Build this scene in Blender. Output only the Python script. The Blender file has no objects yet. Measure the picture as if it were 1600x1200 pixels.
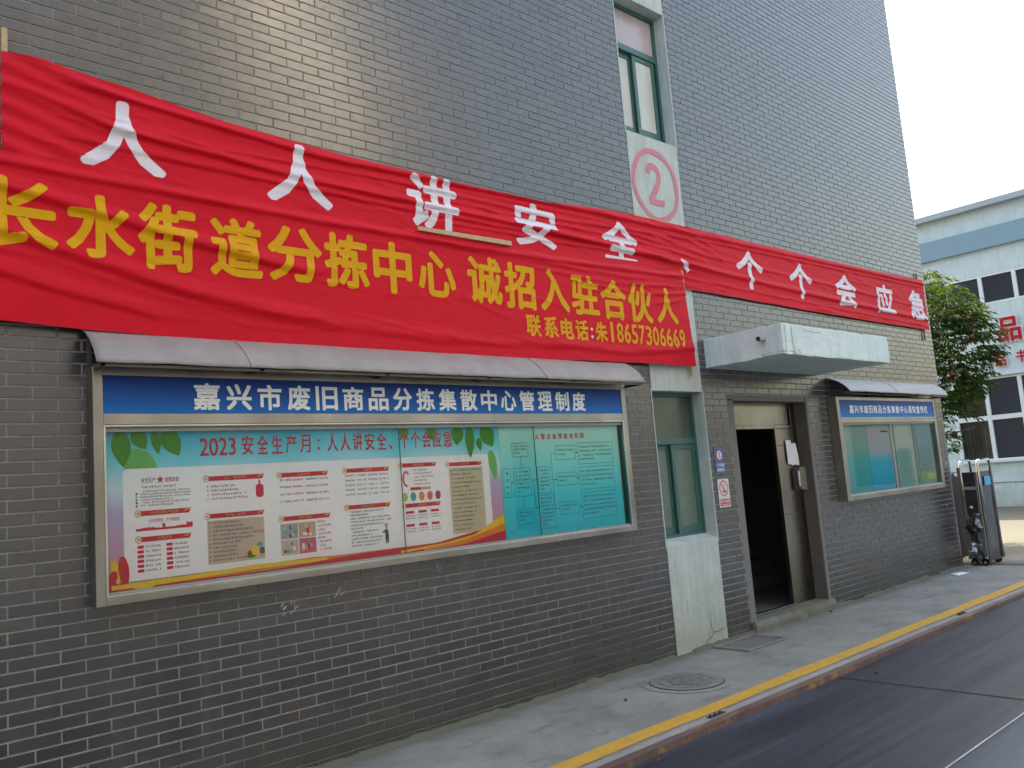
import bpy, bmesh, math, random
from mathutils import Vector, Matrix, Euler, noise as mnoise
random.seed(7)
C = bpy.context.scene.collection
S = bpy.context.scene
R = math.radians

# ---------------------------------------------------------------- camera
cam_d = bpy.data.cameras.new('camera'); cam = bpy.data.objects.new('camera', cam_d); C.objects.link(cam)
S.camera = cam
F_PX = 1312.27
cam_d.sensor_width = 36.0; cam_d.lens = 36.0 * F_PX / 1600.0
cam_d.clip_start = 0.05; cam_d.clip_end = 1500
YAW, PITCH, ROLL = -0.7370, 0.1212, 0.0782
Mz = Matrix.Rotation(YAW, 3, 'Z'); Mx = Matrix.Rotation(PITCH, 3, 'X'); Mr = Matrix.Rotation(ROLL, 3, 'Z')
base = Matrix(((1, 0, 0), (0, 0, 1), (0, -1, 0)))     # columns: right, down, forward
A = Mz @ Mx @ base @ Mr
right, down, fwd = A.col[0], A.col[1], A.col[2]
rot = Matrix((right, -down, -fwd)).transposed()
cam.matrix_world = Matrix.Translation((0, -5.254, 1.745)) @ rot.to_4x4()

# ---------------------------------------------------------------- sky, sun, exposure
SUN = Vector((0.54, 0.80, 1.0)).normalized()
w = bpy.data.worlds.new('World'); S.world = w; w.use_nodes = True
nt = w.node_tree; bg = nt.nodes['Background']
sky = nt.nodes.new('ShaderNodeTexSky'); sky.sky_type = 'NISHITA'; sky.sun_disc = False
sky.sun_elevation = math.asin(SUN.z); sky.sun_rotation = math.atan2(SUN.x, SUN.y)
sky.air_density = 1.6; sky.dust_density = 4.5; sky.ozone_density = 1.0
nt.links.new(sky.outputs[0], bg.inputs[0]); bg.inputs[1].default_value = 0.14
sl = bpy.data.lights.new('sun', 'SUN'); sl.energy = 2.7; sl.angle = R(0.6); sl.color = (1.0, 0.93, 0.82)
so = bpy.data.objects.new('sun', sl); C.objects.link(so)
so.rotation_euler = SUN.to_track_quat('Z', 'Y').to_euler(); so.location = (20, 20, 30)
S.view_settings.view_transform = 'Standard'; S.view_settings.look = 'None'
S.view_settings.exposure = 2.05; S.view_settings.gamma = 1.0; S.view_settings.use_curve_mapping = False

S.view_settings.use_white_balance = True; S.view_settings.white_balance_temperature = 6850; S.view_settings.white_balance_tint = 10
S.cycles.blur_glossy = 0.0; S.cycles.sample_clamp_indirect = 0.0

# ---------------------------------------------------------------- helpers
def tag(o, label=None, cat=None, group=None, kind=None):
    if label: o['label'] = label
    if cat: o['category'] = cat
    if group: o['group'] = group
    if kind: o['kind'] = kind
    return o

def empty(name, label, cat, loc=(0, 0, 0), group=None):
    o = bpy.data.objects.new(name, None); C.objects.link(o); o.location = loc
    o.empty_display_size = 0.1
    return tag(o, label, cat, group)

def link(name, me, parent=None):
    o = bpy.data.objects.new(name, me); C.objects.link(o)
    if parent is not None:
        o.parent = parent
        o.matrix_parent_inverse = wmat(parent).inverted()
    return o

def wmat(o):
    m = o.matrix_basis.copy()
    if o.parent is not None:
        m = wmat(o.parent) @ o.matrix_parent_inverse @ m
    return m

class MB:
    """collects shapes in world metres, built as one mesh object"""
    def __init__(s): s.v = []; s.f = []
    def add(s, vs, fs):
        n = len(s.v); s.v += [tuple(v) for v in vs]; s.f += [tuple(i + n for i in f) for f in fs]; return s
    def box(s, x0, x1, y0, y1, z0, z1):
        return s.add([(x0,y0,z0),(x1,y0,z0),(x1,y1,z0),(x0,y1,z0),(x0,y0,z1),(x1,y0,z1),(x1,y1,z1),(x0,y1,z1)],
                     [(0,3,2,1),(4,5,6,7),(0,1,5,4),(1,2,6,5),(2,3,7,6),(3,0,4,7)])
    def poly(s, pts): return s.add(pts, [tuple(range(len(pts)))])
    def rect(s, x0, x1, z0, z1, y): return s.poly([(x0,y,z0),(x1,y,z0),(x1,y,z1),(x0,y,z1)])
    def tube(s, pts, r, n=10, caps=True):
        pts = [Vector(p) for p in pts]; rr = r if isinstance(r, (list, tuple)) else [r] * len(pts)
        rings = []
        up = None
        for i, p in enumerate(pts):
            d = (pts[min(i + 1, len(pts) - 1)] - pts[max(i - 1, 0)]).normalized()
            if up is None:
                up = Vector((0, 0, 1)) if abs(d.z) < .9 else Vector((1, 0, 0))
            a = d.cross(up).normalized(); b = d.cross(a).normalized(); up = -b if False else up
            rings.append([p + (a * math.cos(t) + b * math.sin(t)) * rr[i] for t in [2 * math.pi * k / n for k in range(n)]])
        vs = [v for g in rings for v in g]; fs = []
        for i in range(len(pts) - 1):
            for k in range(n):
                fs.append((i * n + k, i * n + (k + 1) % n, (i + 1) * n + (k + 1) % n, (i + 1) * n + k))
        if caps: fs += [tuple(range(n))[::-1], tuple((len(pts) - 1) * n + k for k in range(n))]
        return s.add(vs, fs)
    def ring(s, cx, cz, rx, rz, w_, y, n=40, a0=0, a1=2 * math.pi, jit=0):
        vs = []; fs = []
        for k in range(n + 1):
            t = a0 + (a1 - a0) * k / n; j = 1 + jit * math.sin(5 * t + 1)
            vs += [(cx + rx * math.cos(t), y, cz + rz * math.sin(t)),
                   (cx + (rx - w_ * j) * math.cos(t), y, cz + (rz - w_ * j) * math.sin(t))]
        for k in range(n): fs.append((2*k, 2*k+1, 2*k+3, 2*k+2))
        return s.add(vs, fs)
    def disc(s, cx, cz, rx, rz, y, n=24):
        return s.poly([(cx + rx * math.cos(2*math.pi*k/n), y, cz + rz * math.sin(2*math.pi*k/n)) for k in range(n)])
    def cyl(s, a, b, r, n=16): return s.tube([a, b], r, n)
    def build(s, name, mat, parent=None, smooth=False, bevel=0, bseg=1):
        me = bpy.data.meshes.new(name); me.from_pydata(s.v, [], s.f); me.update()
        if mat: me.materials.append(mat)
        if smooth:
            for p in me.polygons: p.use_smooth = True
        o = link(name, me, parent)
        if bevel:
            md = o.modifiers.new('b', 'BEVEL'); md.width = bevel; md.segments = bseg; md.limit_method = 'ANGLE'
        return o

# ---------------------------------------------------------------- materials
class Mat:
    def __init__(s, name):
        s.m = bpy.data.materials.new(name); s.m.use_nodes = True
        s.t = s.m.node_tree; s.n = s.t.nodes; s.b = s.n['Principled BSDF']
        s.geo = None
    def node(s, typ, **kw):
        n = s.n.new(typ)
        for k, v in kw.items(): setattr(n, k, v)
        return n
    def lk(s, a, b): s.t.links.new(a, b)
    def pos(s, scale=(1, 1, 1)):
        if s.geo is None: s.geo = s.node('ShaderNodeNewGeometry')
        if scale == (1, 1, 1): return s.geo.outputs['Position']
        m = s.node('ShaderNodeVectorMath', operation='MULTIPLY'); m.inputs[1].default_value = scale
        s.lk(s.geo.outputs['Position'], m.inputs[0]); return m.outputs[0]
    def noise(s, scale, detail=4, rough=.6, vec=None, stretch=(1, 1, 1), dist=0):
        n = s.node('ShaderNodeTexNoise'); n.inputs['Scale'].default_value = scale
        n.inputs['Detail'].default_value = detail; n.inputs['Roughness'].default_value = rough
        n.inputs['Distortion'].default_value = dist
        s.lk(vec if vec is not None else s.pos(stretch), n.inputs['Vector']); return n.outputs['Fac']
    def ramp(s, fac, stops, interp='LINEAR'):
        r = s.node('ShaderNodeValToRGB'); r.color_ramp.interpolation = interp
        e = r.color_ramp.elements
        while len(e) > 1: e.remove(e[-1])
        e[0].position = stops[0][0]; e[0].color = col(stops[0][1])
        for p, c in stops[1:]:
            x = e.new(p); x.color = col(c)
        s.lk(fac, r.inputs[0]); return r.outputs[0]
    def mix(s, fac, a, b, typ='MIX'):
        m = s.node('ShaderNodeMix', data_type='RGBA', blend_type=typ)
        for sock, v in ((m.inputs[0], fac), (m.inputs[6], a), (m.inputs[7], b)):
            if isinstance(v, (int, float)): sock.default_value = v if sock.type == 'VALUE' else (v, v, v, 1)
            elif isinstance(v, tuple): sock.default_value = col(v)
            else: s.lk(v, sock)
        return m.outputs[2]
    def math(s, op, a, b=0.0, c=None, clamp=False):
        m = s.node('ShaderNodeMath', operation=op); m.use_clamp = clamp
        for i, v in enumerate((a, b, c)):
            if v is None: continue
            if isinstance(v, (int, float)): m.inputs[i].default_value = v
            else: s.lk(v, m.inputs[i])
        return m.outputs[0]
    def xyz(s, vec=None):
        n = s.node('ShaderNodeSeparateXYZ'); s.lk(vec if vec is not None else s.pos(), n.inputs[0]); return n.outputs
    def maprange(s, v, a, b, c=0., d=1., smooth=False):
        m = s.node('ShaderNodeMapRange'); m.interpolation_type = 'SMOOTHSTEP' if smooth else 'LINEAR'
        s.lk(v, m.inputs[0])
        for i, x in zip((1, 2, 3, 4), (a, b, c, d)): m.inputs[i].default_value = x
        return m.outputs[0]
    def color(s, c):
        i = s.b.inputs['Base Color']
        if isinstance(c, tuple): i.default_value = col(c)
        else: s.lk(c, i)
        return s
    def rough(s, r):
        i = s.b.inputs['Roughness']
        if isinstance(r, (int, float)): i.default_value = r
        else: s.lk(r, i)
        return s
    def set(s, **kw):
        for k, v in kw.items(): s.b.inputs[k.replace('_', ' ')].default_value = v
        return s
    def bump(s, h, strength=.3, dist=.01):
        b = s.node('ShaderNodeBump'); b.inputs['Strength'].default_value = strength; b.inputs['Distance'].default_value = dist
        s.lk(h, b.inputs['Height']); s.lk(b.outputs[0], s.b.inputs['Normal']); return s

def col(c): return tuple(c) + (1.0,) if len(c) == 3 else tuple(c)

def plain(name, c, rough=.6, var=.12, scale=20, bump=0, metal=0, spec=.5):
    M = Mat(name); f = M.noise(scale, 5, .65)
    M.color(M.mix(f, tuple(x * (1 - var * 1.6) for x in c), tuple(min(1, x * (1 + var * 1.6)) for x in c)))
    M.rough(rough).set(Metallic=metal); M.b.inputs['Specular IOR Level'].default_value = spec
    if bump: M.bump(f, bump, .01)
    return M.m

ROW, ROW0, PER, BX0 = 0.07, 0.061, 0.2557, 1.014

def m_tile():
    M = Mat('dark_clinker_tile'); x, y, z = M.xyz()
    row = M.math('FLOOR', M.math('DIVIDE', M.math('SUBTRACT', z, ROW0), ROW))
    par = M.math('MODULO', M.math('ADD', row, 200.0), 2.0)
    cc = M.math('FLOOR', M.math('DIVIDE', M.math('SUBTRACT', M.math('ADD', x, y), M.math('MULTIPLY_ADD', par, -PER/2, BX0 + PER/2)), PER))
    cv = M.node('ShaderNodeCombineXYZ'); M.lk(cc, cv.inputs[0]); M.lk(row, cv.inputs[1])
    wn = M.node('ShaderNodeTexWhiteNoise', noise_dimensions='2D'); M.lk(cv.outputs[0], wn.inputs['Vector'])
    big = M.noise(.55, 3, .6)
    per = M.ramp(wn.outputs['Value'], [(0, (.033, .033, .034)), (.35, (.041, .041, .042)), (.7, (.047, .047, .049)), (1, (.058, .054, .051))])
    c = M.mix(M.maprange(big, .35, .65, 0, .55), per, (.056, .047, .043), 'MIX')
    fine = M.noise(38, 6, .7, stretch=(1, 1, 3))
    c = M.mix(.55, c, M.ramp(fine, [(.25, (.84, .84, .84)), (.75, (1.12, 1.12, 1.12))]), 'MULTIPLY')
    sv = M.noise(1.0, 4, .65, vec=M.pos((5.5, 1, .28)))
    c = M.mix(M.maprange(sv, .56, .74, 0, .4), c, (.10, .10, .098)); c = M.mix(M.maprange(sv, .44, .30, 0, .45), c, (.026, .025, .024))
    # scuffs, lime spots and splashed dirt near the ground
    spots = M.noise(5.2, 6, .75)
    c = M.mix(M.maprange(spots, .70, .76, 0, .5), c, (.36, .35, .33))
    low = M.noise(2.2, 5, .7)
    lz = M.math('ADD', z, M.math('MULTIPLY', M.math('SUBTRACT', low, .5), 0.7))
    c = M.mix(M.maprange(lz, .36, .06, 0, .75), c, (.055, .053, .038))
    M.color(c)
    M.rough(M.ramp(M.noise(2.3, 4, .7), [(.3, (.19,)*3), (.7, (.27,)*3)]))
    M.b.inputs['IOR'].default_value = 1.8; M.b.inputs['Specular IOR Level'].default_value = .5
    M.bump(M.noise(60, 5, .7, stretch=(1, 1, 2.2)), .12, .003)
    return M.m

def m_mortar():
    M = Mat('pale_mortar'); x, y, z = M.xyz()
    n = M.noise(14, 5, .7); low = M.noise(1.3, 4, .7)
    c = M.ramp(n, [(.3, (.19, .188, .183)), (.7, (.31, .306, .298))])
    zz = M.math('ADD', z, M.math('MULTIPLY', M.math('SUBTRACT', low, .5), 1.1))
    c = M.mix(M.maprange(zz, .45, .12, 0, .85), c, (.07, .07, .055))
    # right hand stretch of wall has joints smeared over with dark wash
    k = M.math('MULTIPLY', M.maprange(x, 9.5, 11.5, 0, 1), M.maprange(zz, 1.0, .55, 0, .9))
    c = M.mix(k, c, (.085, .087, .09))
    M.color(c).rough(.95).bump(n, .4, .004); return M.m

def m_plaster(name, a, b, grime=True):
    M = Mat(name); x, y, z = M.xyz()
    n = M.noise(3.0, 6, .7); st = M.noise(3.5, 5, .7, stretch=(4, 4, .35))
    c = M.ramp(n, [(.3, a), (.7, b)])
    c = M.mix(M.maprange(st, .47, .72, 0, .5), c, tuple(v * .72 for v in a))
    sp = M.noise(26, 3, .6)
    c = M.mix(M.maprange(sp, .72, .76, 0, .6), c, (.12, .11, .1))
    if grime:
        lz = M.math('ADD', z, M.math('MULTIPLY', M.math('SUBTRACT', M.noise(3, 5, .7), .5), .9))
        c = M.mix(M.maprange(lz, .7, .0, 0, .55), c, (.26, .26, .16))
    M.color(c).rough(.85).bump(M.noise(22, 6, .7), .35, .004); return M.m

def m_concrete(name, a, b, yellow=False):
    M = Mat(name); x, y, z = M.xyz()
    n1 = M.noise(1.6, 6, .7); n2 = M.noise(40, 5, .7)
    c = M.ramp(n1, [(.3, a), (.7, b)])
    c = M.mix(.35, c, M.ramp(n2, [(.3, (.6,)*3), (.7, (1.3,)*3)]), 'MULTIPLY')
    st = M.noise(4, 5, .75, stretch=(.5, 1.6, 1))
    c = M.mix(M.maprange(st, .54, .72, 0, .65), c, tuple(v * .5 for v in a)); gr = M.noise(150, 3, .7); c = M.mix(.5, c, M.ramp(gr, [(.3, (.7,)*3), (.7, (1.25,)*3)]), 'MULTIPLY')
    # moss and dirt gathered against the wall foot
    ww = M.math('ADD', y, M.math('MULTIPLY', M.math('SUBTRACT', M.noise(5, 5, .7), .5), .35))
    c = M.mix(M.maprange(ww, -.22, -.02, 0, .7), c, (.10, .10, .065))
    sp = M.noise(55, 3, .6)
    c = M.mix(M.maprange(sp, .73, .77, 0, .7), c, (.05, .05, .045))
    M.color(c).rough(.88).bump(n2, .35, .004); return M.m

def m_asphalt():
    M = Mat('worn_dark_road'); x, y, z = M.xyz()
    v = M.pos((.45, 2.6, 1))
    s1 = M.noise(1.0, 3, .5, vec=v); sk = M.noise(1.0, 4, .6, vec=M.pos((.22, 9, 1))); n2 = M.noise(70, 4, .7); big = M.noise(.5, 4, .6)
    c = M.ramp(s1, [(.32, (.018, .017, .026)), (.5, (.038, .044, .058)), (.68, (.066, .084, .106))])
    c = M.mix(M.maprange(big, .42, .68, 0, .5), c, (.062, .086, .112))
    c = M.mix(M.maprange(sk, .42, .62, 0, .8), c, (.013, .011, .017))
    # tyre tracks: darker lanes near the kerb
    tr = M.math('MULTIPLY', M.maprange(y, -3.0, -2.5, 0, 1, True), M.maprange(y, -1.6, -1.95, 0, 1, True))
    c = M.mix(M.math('MULTIPLY', tr, .55), c, (.020, .017, .024))
    c = M.mix(M.maprange(M.math('ADD', y, M.math('MULTIPLY', big, .15)), -3.0, -3.12, 0, .8), c, (.080, .102, .124))
    c = M.mix(.4, c, M.ramp(n2, [(.3, (.6,)*3), (.72, (1.4,)*3)]), 'MULTIPLY')
    gr = M.noise(160, 3, .7); c = M.mix(.6, c, M.ramp(gr, [(.3, (.6,)*3), (.7, (1.35,)*3)]), 'MULTIPLY')
    M.color(c)
    M.rough(M.ramp(s1, [(.3, (.42,)*3), (.7, (.60,)*3)])); M.bump(n2, .4, .004); M.b.inputs['Specular IOR Level'].default_value = .36
    return M.m

def m_metal(name, a, b, rough=.32, metal=1.0, streak=(1, 1, 1), rust=0):
    M = Mat(name); n = M.noise(2.6, 3, .5, stretch=streak); f = M.noise(90, 3, .6, stretch=(1, 1, .08))
    c = M.ramp(n, [(.25, a), (.75, b)])
    if rust: c = M.mix(M.maprange(M.noise(9, 6, .75), .52, .66, 0, rust), c, (.16, .075, .035))
    M.color(c).set(Metallic=metal)
    M.rough(M.ramp(M.noise(4, 2, .5, stretch=streak), [(.3, (max(.05, rough - .04),)*3), (.7, (rough + .05,)*3)]))
    M.bump(f, .03, .001); return M.m

def m_cloth(name, c):
    M = Mat(name); n = M.noise(2.2, 4, .6); wv = M.noise(260, 2, .5)
    M.color(M.mix(n, tuple(v * .88 for v in c), tuple(min(1, v * 1.1) for v in c)))
    M.rough(.62).bump(wv, .10, .001)
    M.b.inputs['Specular IOR Level'].default_value = .18
    return M.m

def m_zramp(name, z0, z1, stops, rough=.35, warp=.0):
    M = Mat(name); x, y, z = M.xyz()
    f = M.maprange(z, z0, z1)
    if warp: f = M.math('ADD', f, M.math('MULTIPLY', M.math('SUBTRACT', M.noise(1.1, 3, .5), .5), warp))
    M.color(M.ramp(f, stops)).rough(.5); M.b.inputs['Specular IOR Level'].default_value = .18; return M.m

def m_glass(name, tint=(.96, .985, .97), dirt=.05, rough=.02, ior=1.5):
    """thin pane: see-through with a Fresnel mirror on top and a little dust"""
    M = Mat(name); n = M.n
    tr = n.new('ShaderNodeBsdfTransparent'); tr.inputs[0].default_value = col(tint)
    gl = n.new('ShaderNodeBsdfGlossy'); gl.inputs['Roughness'].default_value = rough
    df = n.new('ShaderNodeBsdfDiffuse'); df.inputs[0].default_value = (.62, .64, .60, 1)
    fr = n.new('ShaderNodeFresnel'); fr.inputs[0].default_value = ior
    m1 = n.new('ShaderNodeMixShader'); m2 = n.new('ShaderNodeMixShader')
    d = M.math('MULTIPLY', M.ramp(M.noise(3.2, 6, .7, stretch=(1.6, 1, .6)), [(.35, (.3,)*3), (.7, (1.,)*3)]), dirt)
    M.lk(d, m1.inputs[0]); M.lk(tr.outputs[0], m1.inputs[1]); M.lk(df.outputs[0], m1.inputs[2])
    M.lk(M.math('MULTIPLY', fr.outputs[0], .9, clamp=True), m2.inputs[0]); M.lk(m1.outputs[0], m2.inputs[1]); M.lk(gl.outputs[0], m2.inputs[2])
    M.lk(m2.outputs[0], n['Material Output'].inputs[0]); n.remove(M.b); return M.m

def m_leaf(name, a, b):
    M = Mat(name); oi = M.noise(2.6, 4, .7); f2 = M.noise(17, 2, .5)
    c = M.mix(f2, M.ramp(oi, [(.35, a), (.65, b)]), tuple(v * 1.25 for v in b)); M.color(c).rough(.6); M.b.inputs['Specular IOR Level'].default_value = .12
    t = M.node('ShaderNodeBsdfTranslucent'); M.lk(M.mix(.4, c, (.10, .14, .02)), t.inputs[0])
    mx = M.node('ShaderNodeMixShader'); mx.inputs[0].default_value = .38
    M.lk(M.b.outputs[0], mx.inputs[1]); M.lk(t.outputs[0], mx.inputs[2]); M.lk(mx.outputs[0], M.n['Material Output'].inputs[0])
    return M.m

TILE, MORTAR = m_tile(), m_mortar()
PLASTER = m_plaster('pale_green_plaster', (.38, .435, .415), (.54, .575, .55))
CANOPYM = m_plaster('pale_canopy_cement', (.54, .65, .635), (.70, .785, .765), False)
PAVE = m_concrete('pavement_concrete', (.158, .154, .136), (.29, .28, .245))
YARD = m_concrete('yard_concrete', (.125, .11, .095), (.165, .148, .128))
ROADM = m_asphalt()
STEEL = m_metal('brushed_stainless', (.23, .215, .19), (.36, .34, .30), .36)
DOORSTEEL = m_metal('stained_door_steel', (.15, .13, .105), (.31, .275, .225), .30, 1.0, (.8, 1, .35), 0)
SHEET = plain('weathered_awning_sheet', (.255, .228, .21), .5, .24, 4, .15)
DARKSTEEL = m_metal('dark_rusty_steel', (.09, .08, .07), (.16, .14, .12), .55, .6, rust=.5)
CHROME = m_metal('polished_gate_steel', (.30, .30, .30), (.62, .62, .61), .14)
REDCLOTH = m_cloth('red_banner_cloth', (.57, .002, .015))
WHITEP = plain('white_banner_print', (.66, .60, .66), .6, .04)
YELLOWP = plain('yellow_banner_print', (.62, .31, .003), .6, .06, spec=.15)
WOOD = plain('raw_wood', (.48, .34, .18), .7, .2, 30, .3)
GREENF = plain('green_window_frame', (.035, .115, .10), .4, .12, 12)
BLACK = plain('black_rubber', (.012, .012, .013), .6)
PAPER = plain('white_paper', (.72, .73, .76), .8, .05)
YELLOWL = Mat('worn_yellow_road_paint')
_n = YELLOWL.noise(9, 6, .75); YELLOWL.color(YELLOWL.mix(YELLOWL.maprange(_n, .54, .72, 0, .75), YELLOWL.mix(YELLOWL.noise(6, 6, .75), (.44, .23, .02), (.64, .36, .035)), (.20, .17, .12))).rough(.75).bump(_n, .3, .003)
YELLOWL = YELLOWL.m
GLASS = m_glass('thin_clear_glass', (.985, .995, .99), dirt=.014)

# ---------------------------------------------------------------- ground
def sheet(name, x0, x1, y0, y1, z, mat, kind='structure'):
    o = MB().poly([(x0,y0,z),(x1,y0,z),(x1,y1,z),(x0,y1,z)]).build(name, mat); return tag(o, kind=kind)
sheet('road', -300, 400, -300, 300, -.045, ROADM)
tag(MB().box(-14, 14.0, -1.400, .35, -.30, 0).build('pavement', PAVE), kind='structure')
sheet('yard_ground', 14.0, 60, -1.40, 40, -.001, YARD)
tag(MB().box(-14, 14.0, -1.478, -1.401, -.30, -.002).build('kerb', m_concrete('kerb_concrete', (.24, .225, .205), (.33, .31, .29))), kind='structure')
# steel angle along the kerb edge, rusty with old yellow paint
M = Mat('rusty_kerb_steel'); n = M.noise(3, 6, .7, stretch=(.6, 3, 1)); n2 = M.noise(1.3, 7, .8, stretch=(1, 6, 1))
c = M.ramp(n, [(.3, (.07, .042, .034)), (.6, (.15, .085, .07)), (.8, (.24, .17, .15))])
c = M.mix(M.maprange(n2, .54, .66, 0, .8), c, (.50, .27, .03)); M.color(c).rough(.7).bump(n, .4, .004)
tag(MB().box(-14, 14.0, -1.553, -1.4785, -.30, .001).build('kerb_steel_edge', M.m), kind='structure')
# painted lines (sheets a few mm above)
ln = MB()
xs = [(-14 + i * .25) for i in range(113)]
for a, b in zip(xs[:-1], xs[1:]):
    ja = [.006 * math.sin(a * 3.1) - .012, .006 * math.sin(a * 4.3 + 1) + .006]; jb = [.006 * math.sin(b * 3.1) - .012, .006 * math.sin(b * 4.3 + 1) + .006]
    ln.poly([(a, -1.388 + ja[1], .004), (b, -1.388 + jb[1], .004), (b, -1.222 + jb[0], .004), (a, -1.222 + ja[0], .004)])
tag(ln.build('painted_yellow_line', YELLOWL), kind='structure')
sheet('painted_white_line', -14, 60, -3.062, -3.050, -.041, plain('thin_white_paint', (.42, .43, .42), .7, .3, 8))
tag(MB().box(6.765, 6.777, -7, -1.556, -.042, -.0405).build('road_joint', plain('joint_tar', (.022, .020, .024), .8)), kind='structure')

# broken cement fillet where wall meets pavement
fl = MB(); N = 520; pv = None
for i in range(N + 1):
    x = -3 + 16.7 * i / N
    a = mnoise.noise(Vector((x * 2.3, 3, 0))); b = mnoise.noise(Vector((x * 9.1, 7, 0)))
    wd = .05 + .035 * a + .02 * b; hh = .035 + .03 * a + .014 * b
    if mnoise.noise(Vector((x * 1.7, 11, 4))) > .28: wd *= .25; hh *= .3
    cur = [(x, .012, max(.006, hh)), (x, -max(.006, wd * .45), max(.005, hh * .75)), (x, -max(.01, wd), .0015)]
    if pv and not (7.98 < x < 9.64): fl.add(pv + cur, [(0, 1, 4, 3), (1, 2, 5, 4)])
    pv = cur
tag(fl.build('wall_foot_fillet', m_concrete('mossy_cement', (.08, .078, .055), (.18, .172, .135))), kind='structure')

# ---------------------------------------------------------------- brick building
XC = 13.78; HT = 14.0
bld = empty('brick_building', 'grey brick building with two stacked narrow green windows, a steel door and a concrete canopy', 'building', (6, 0, 0))
wall = MB()
Y0, Y1 = .0048, .26
for (x0, x1, z0, z1) in [(-6, 6.632, 0, HT), (7.488, 7.94, 0, HT), (9.606, XC - .009, 0, HT), (7.94, 9.606, 2.52, HT)]:
    wall.box(x0, x1, Y0, Y1, z0, z1)
wall.box(XC - .27, XC - .009, Y1, 9, 0, HT)
wall.box(-6, -5.75, Y1, 9, 0, HT); wall.box(-6, XC - .009, 9, 9.25, 0, HT)
wall.box(-6, XC - .009, Y1, 9, HT - .2, HT - .02)
wall.build('wall', MORTAR, bld)

BH = ROW - .010; BL = PER - .010
def course_segments(z0, z1):
    segs = [(-6, 6.632), (7.490, XC)]
    if z0 < 2.56: segs = [(-6, 6.632), (7.490, 7.93), (9.625, XC)]
    return segs
BLOCK = [(1.40, 6.10, 1.24, 2.86), (10.15, 13.25, 1.22, 2.8), (.98, 13.7, 3.84, 4.38), (-1, 7.3, 2.87, 3.9)]
from bpy_extras.object_utils import world_to_camera_view
bricks = []
stuff = MB()
nrows = int((HT - ROW0) / ROW)
invc = cam.matrix_world.inverted()
def proj(p):
    q = invc @ Vector(p)
    if q.z >= -.05: return None
    return (800 + F_PX * q.x / -q.z, 600 - F_PX * q.y / -q.z)
for r in range(-1, nrows):
    zb = ROW0 + r * ROW; zt = zb + ROW; z0 = zb + .005; z1 = zt - .005
    if z1 <= .01: continue
    z0 = max(z0, .0)
    n = r + 1                                    # top line index
    off = BX0 if n % 2 == 0 else BX0 - PER / 2
    for (s0, s1) in course_segments(z0, z1):
        k0 = int(math.floor((s0 - off) / PER)); k1 = int(math.ceil((s1 - off) / PER))
        for k in range(k0, k1 + 1):
            a = off + k * PER + .005; b = a + BL
            full = a >= s0 - .001 and b <= s1 + .001 and z0 > zb
            a, b = max(a, s0 + .001), min(b, s1 - .0005)
            if b - a < .02: continue
            bricks.append((a, b, z0, z1, full))
def area(bk):
    a, b, z0, z1, full = bk
    if not full: return 0
    cx, cz = (a + b) / 2, (z0 + z1) / 2
    for (x0, x1, q0, q1) in BLOCK:
        if x0 < cx < x1 and q0 < cz < q1: return 0
    ps = [proj((x, 0, z)) for x, z in ((a, z0), (b, z0), (b, z1), (a, z1))]
    if any(p is None for p in ps): return 0
    if not all(5 < p[0] < 1595 and 5 < p[1] < 1195 for p in ps): return 0
    s = 0
    for i in range(4):
        p, q = ps[i], ps[(i + 1) % 4]; s += p[0] * q[1] - q[0] * p[1]
    return abs(s)
order = sorted(range(len(bricks)), key=lambda i: -area(bricks[i]))
top = set(order[:300])
def brick_mesh(mb, a, b, z0, z1, rx, rz, dy):
    cx, cz = (a + b) / 2, (z0 + z1) / 2; c_ = .0015
    def P(x, y, z): return (x, dy + y + (x - cx) * rz + (z - cz) * rx, z)
    vs = [P(a, .014, z0), P(b, .014, z0), P(b, .014, z1), P(a, .014, z1), P(a, c_, z0), P(b, c_, z0), P(b, c_, z1), P(a, c_, z1),
          P(a + c_, 0, z0 + c_), P(b - c_, 0, z0 + c_), P(b - c_, 0, z1 - c_), P(a + c_, 0, z1 - c_)]
    fs = [(0, 1, 5, 4), (1, 2, 6, 5), (2, 3, 7, 6), (3, 0, 4, 7), (4, 5, 9, 8), (5, 6, 10, 9), (6, 7, 11, 10), (7, 4, 8, 11), (8, 9, 10, 11)]
    return mb.add(vs, fs)
proto = MB(); brick_mesh(proto, -BL / 2, BL / 2, -BH / 2, BH / 2, 0, 0, 0)
pm = bpy.data.meshes.new('brick'); pm.from_pydata(proto.v, [], proto.f); pm.materials.append(TILE); pm.update()
binv = wmat(bld).inverted()
for i, bk in enumerate(bricks):
    a, b, z0, z1, full = bk
    rx, rz, dy = random.gauss(0, .0048), random.gauss(0, .0042), random.uniform(-.0005, .0005)
    if i in top:
        o = bpy.data.objects.new('brick', pm); C.objects.link(o); o.parent = bld; o.matrix_parent_inverse = binv
        o.matrix_basis = Matrix.Translation(((a + b) / 2, dy, (z0 + z1) / 2)) @ Euler((rx, 0, rz)).to_matrix().to_4x4()
    elif (a + b) / 2 > -3.2:
        brick_mesh(stuff, a, b, z0, z1, rx, rz, dy)
# return wall round the corner
nn = len(stuff.v)
side = MB()
for r in range(0, nrows):
    zb = ROW0 + r * ROW
    for k in range(0, 16):
        a = .0 + k * PER + (0 if r % 2 else -PER / 2); b = a + BL
        a = max(a, .001)
        side.box(a, b, 0, .012, zb + .005, zb + ROW - .005)
stuff.add([(XC - y, x, z) for x, y, z in side.v], side.f)
tag(stuff.build('brick_courses', TILE, bld), kind='stuff')

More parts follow.
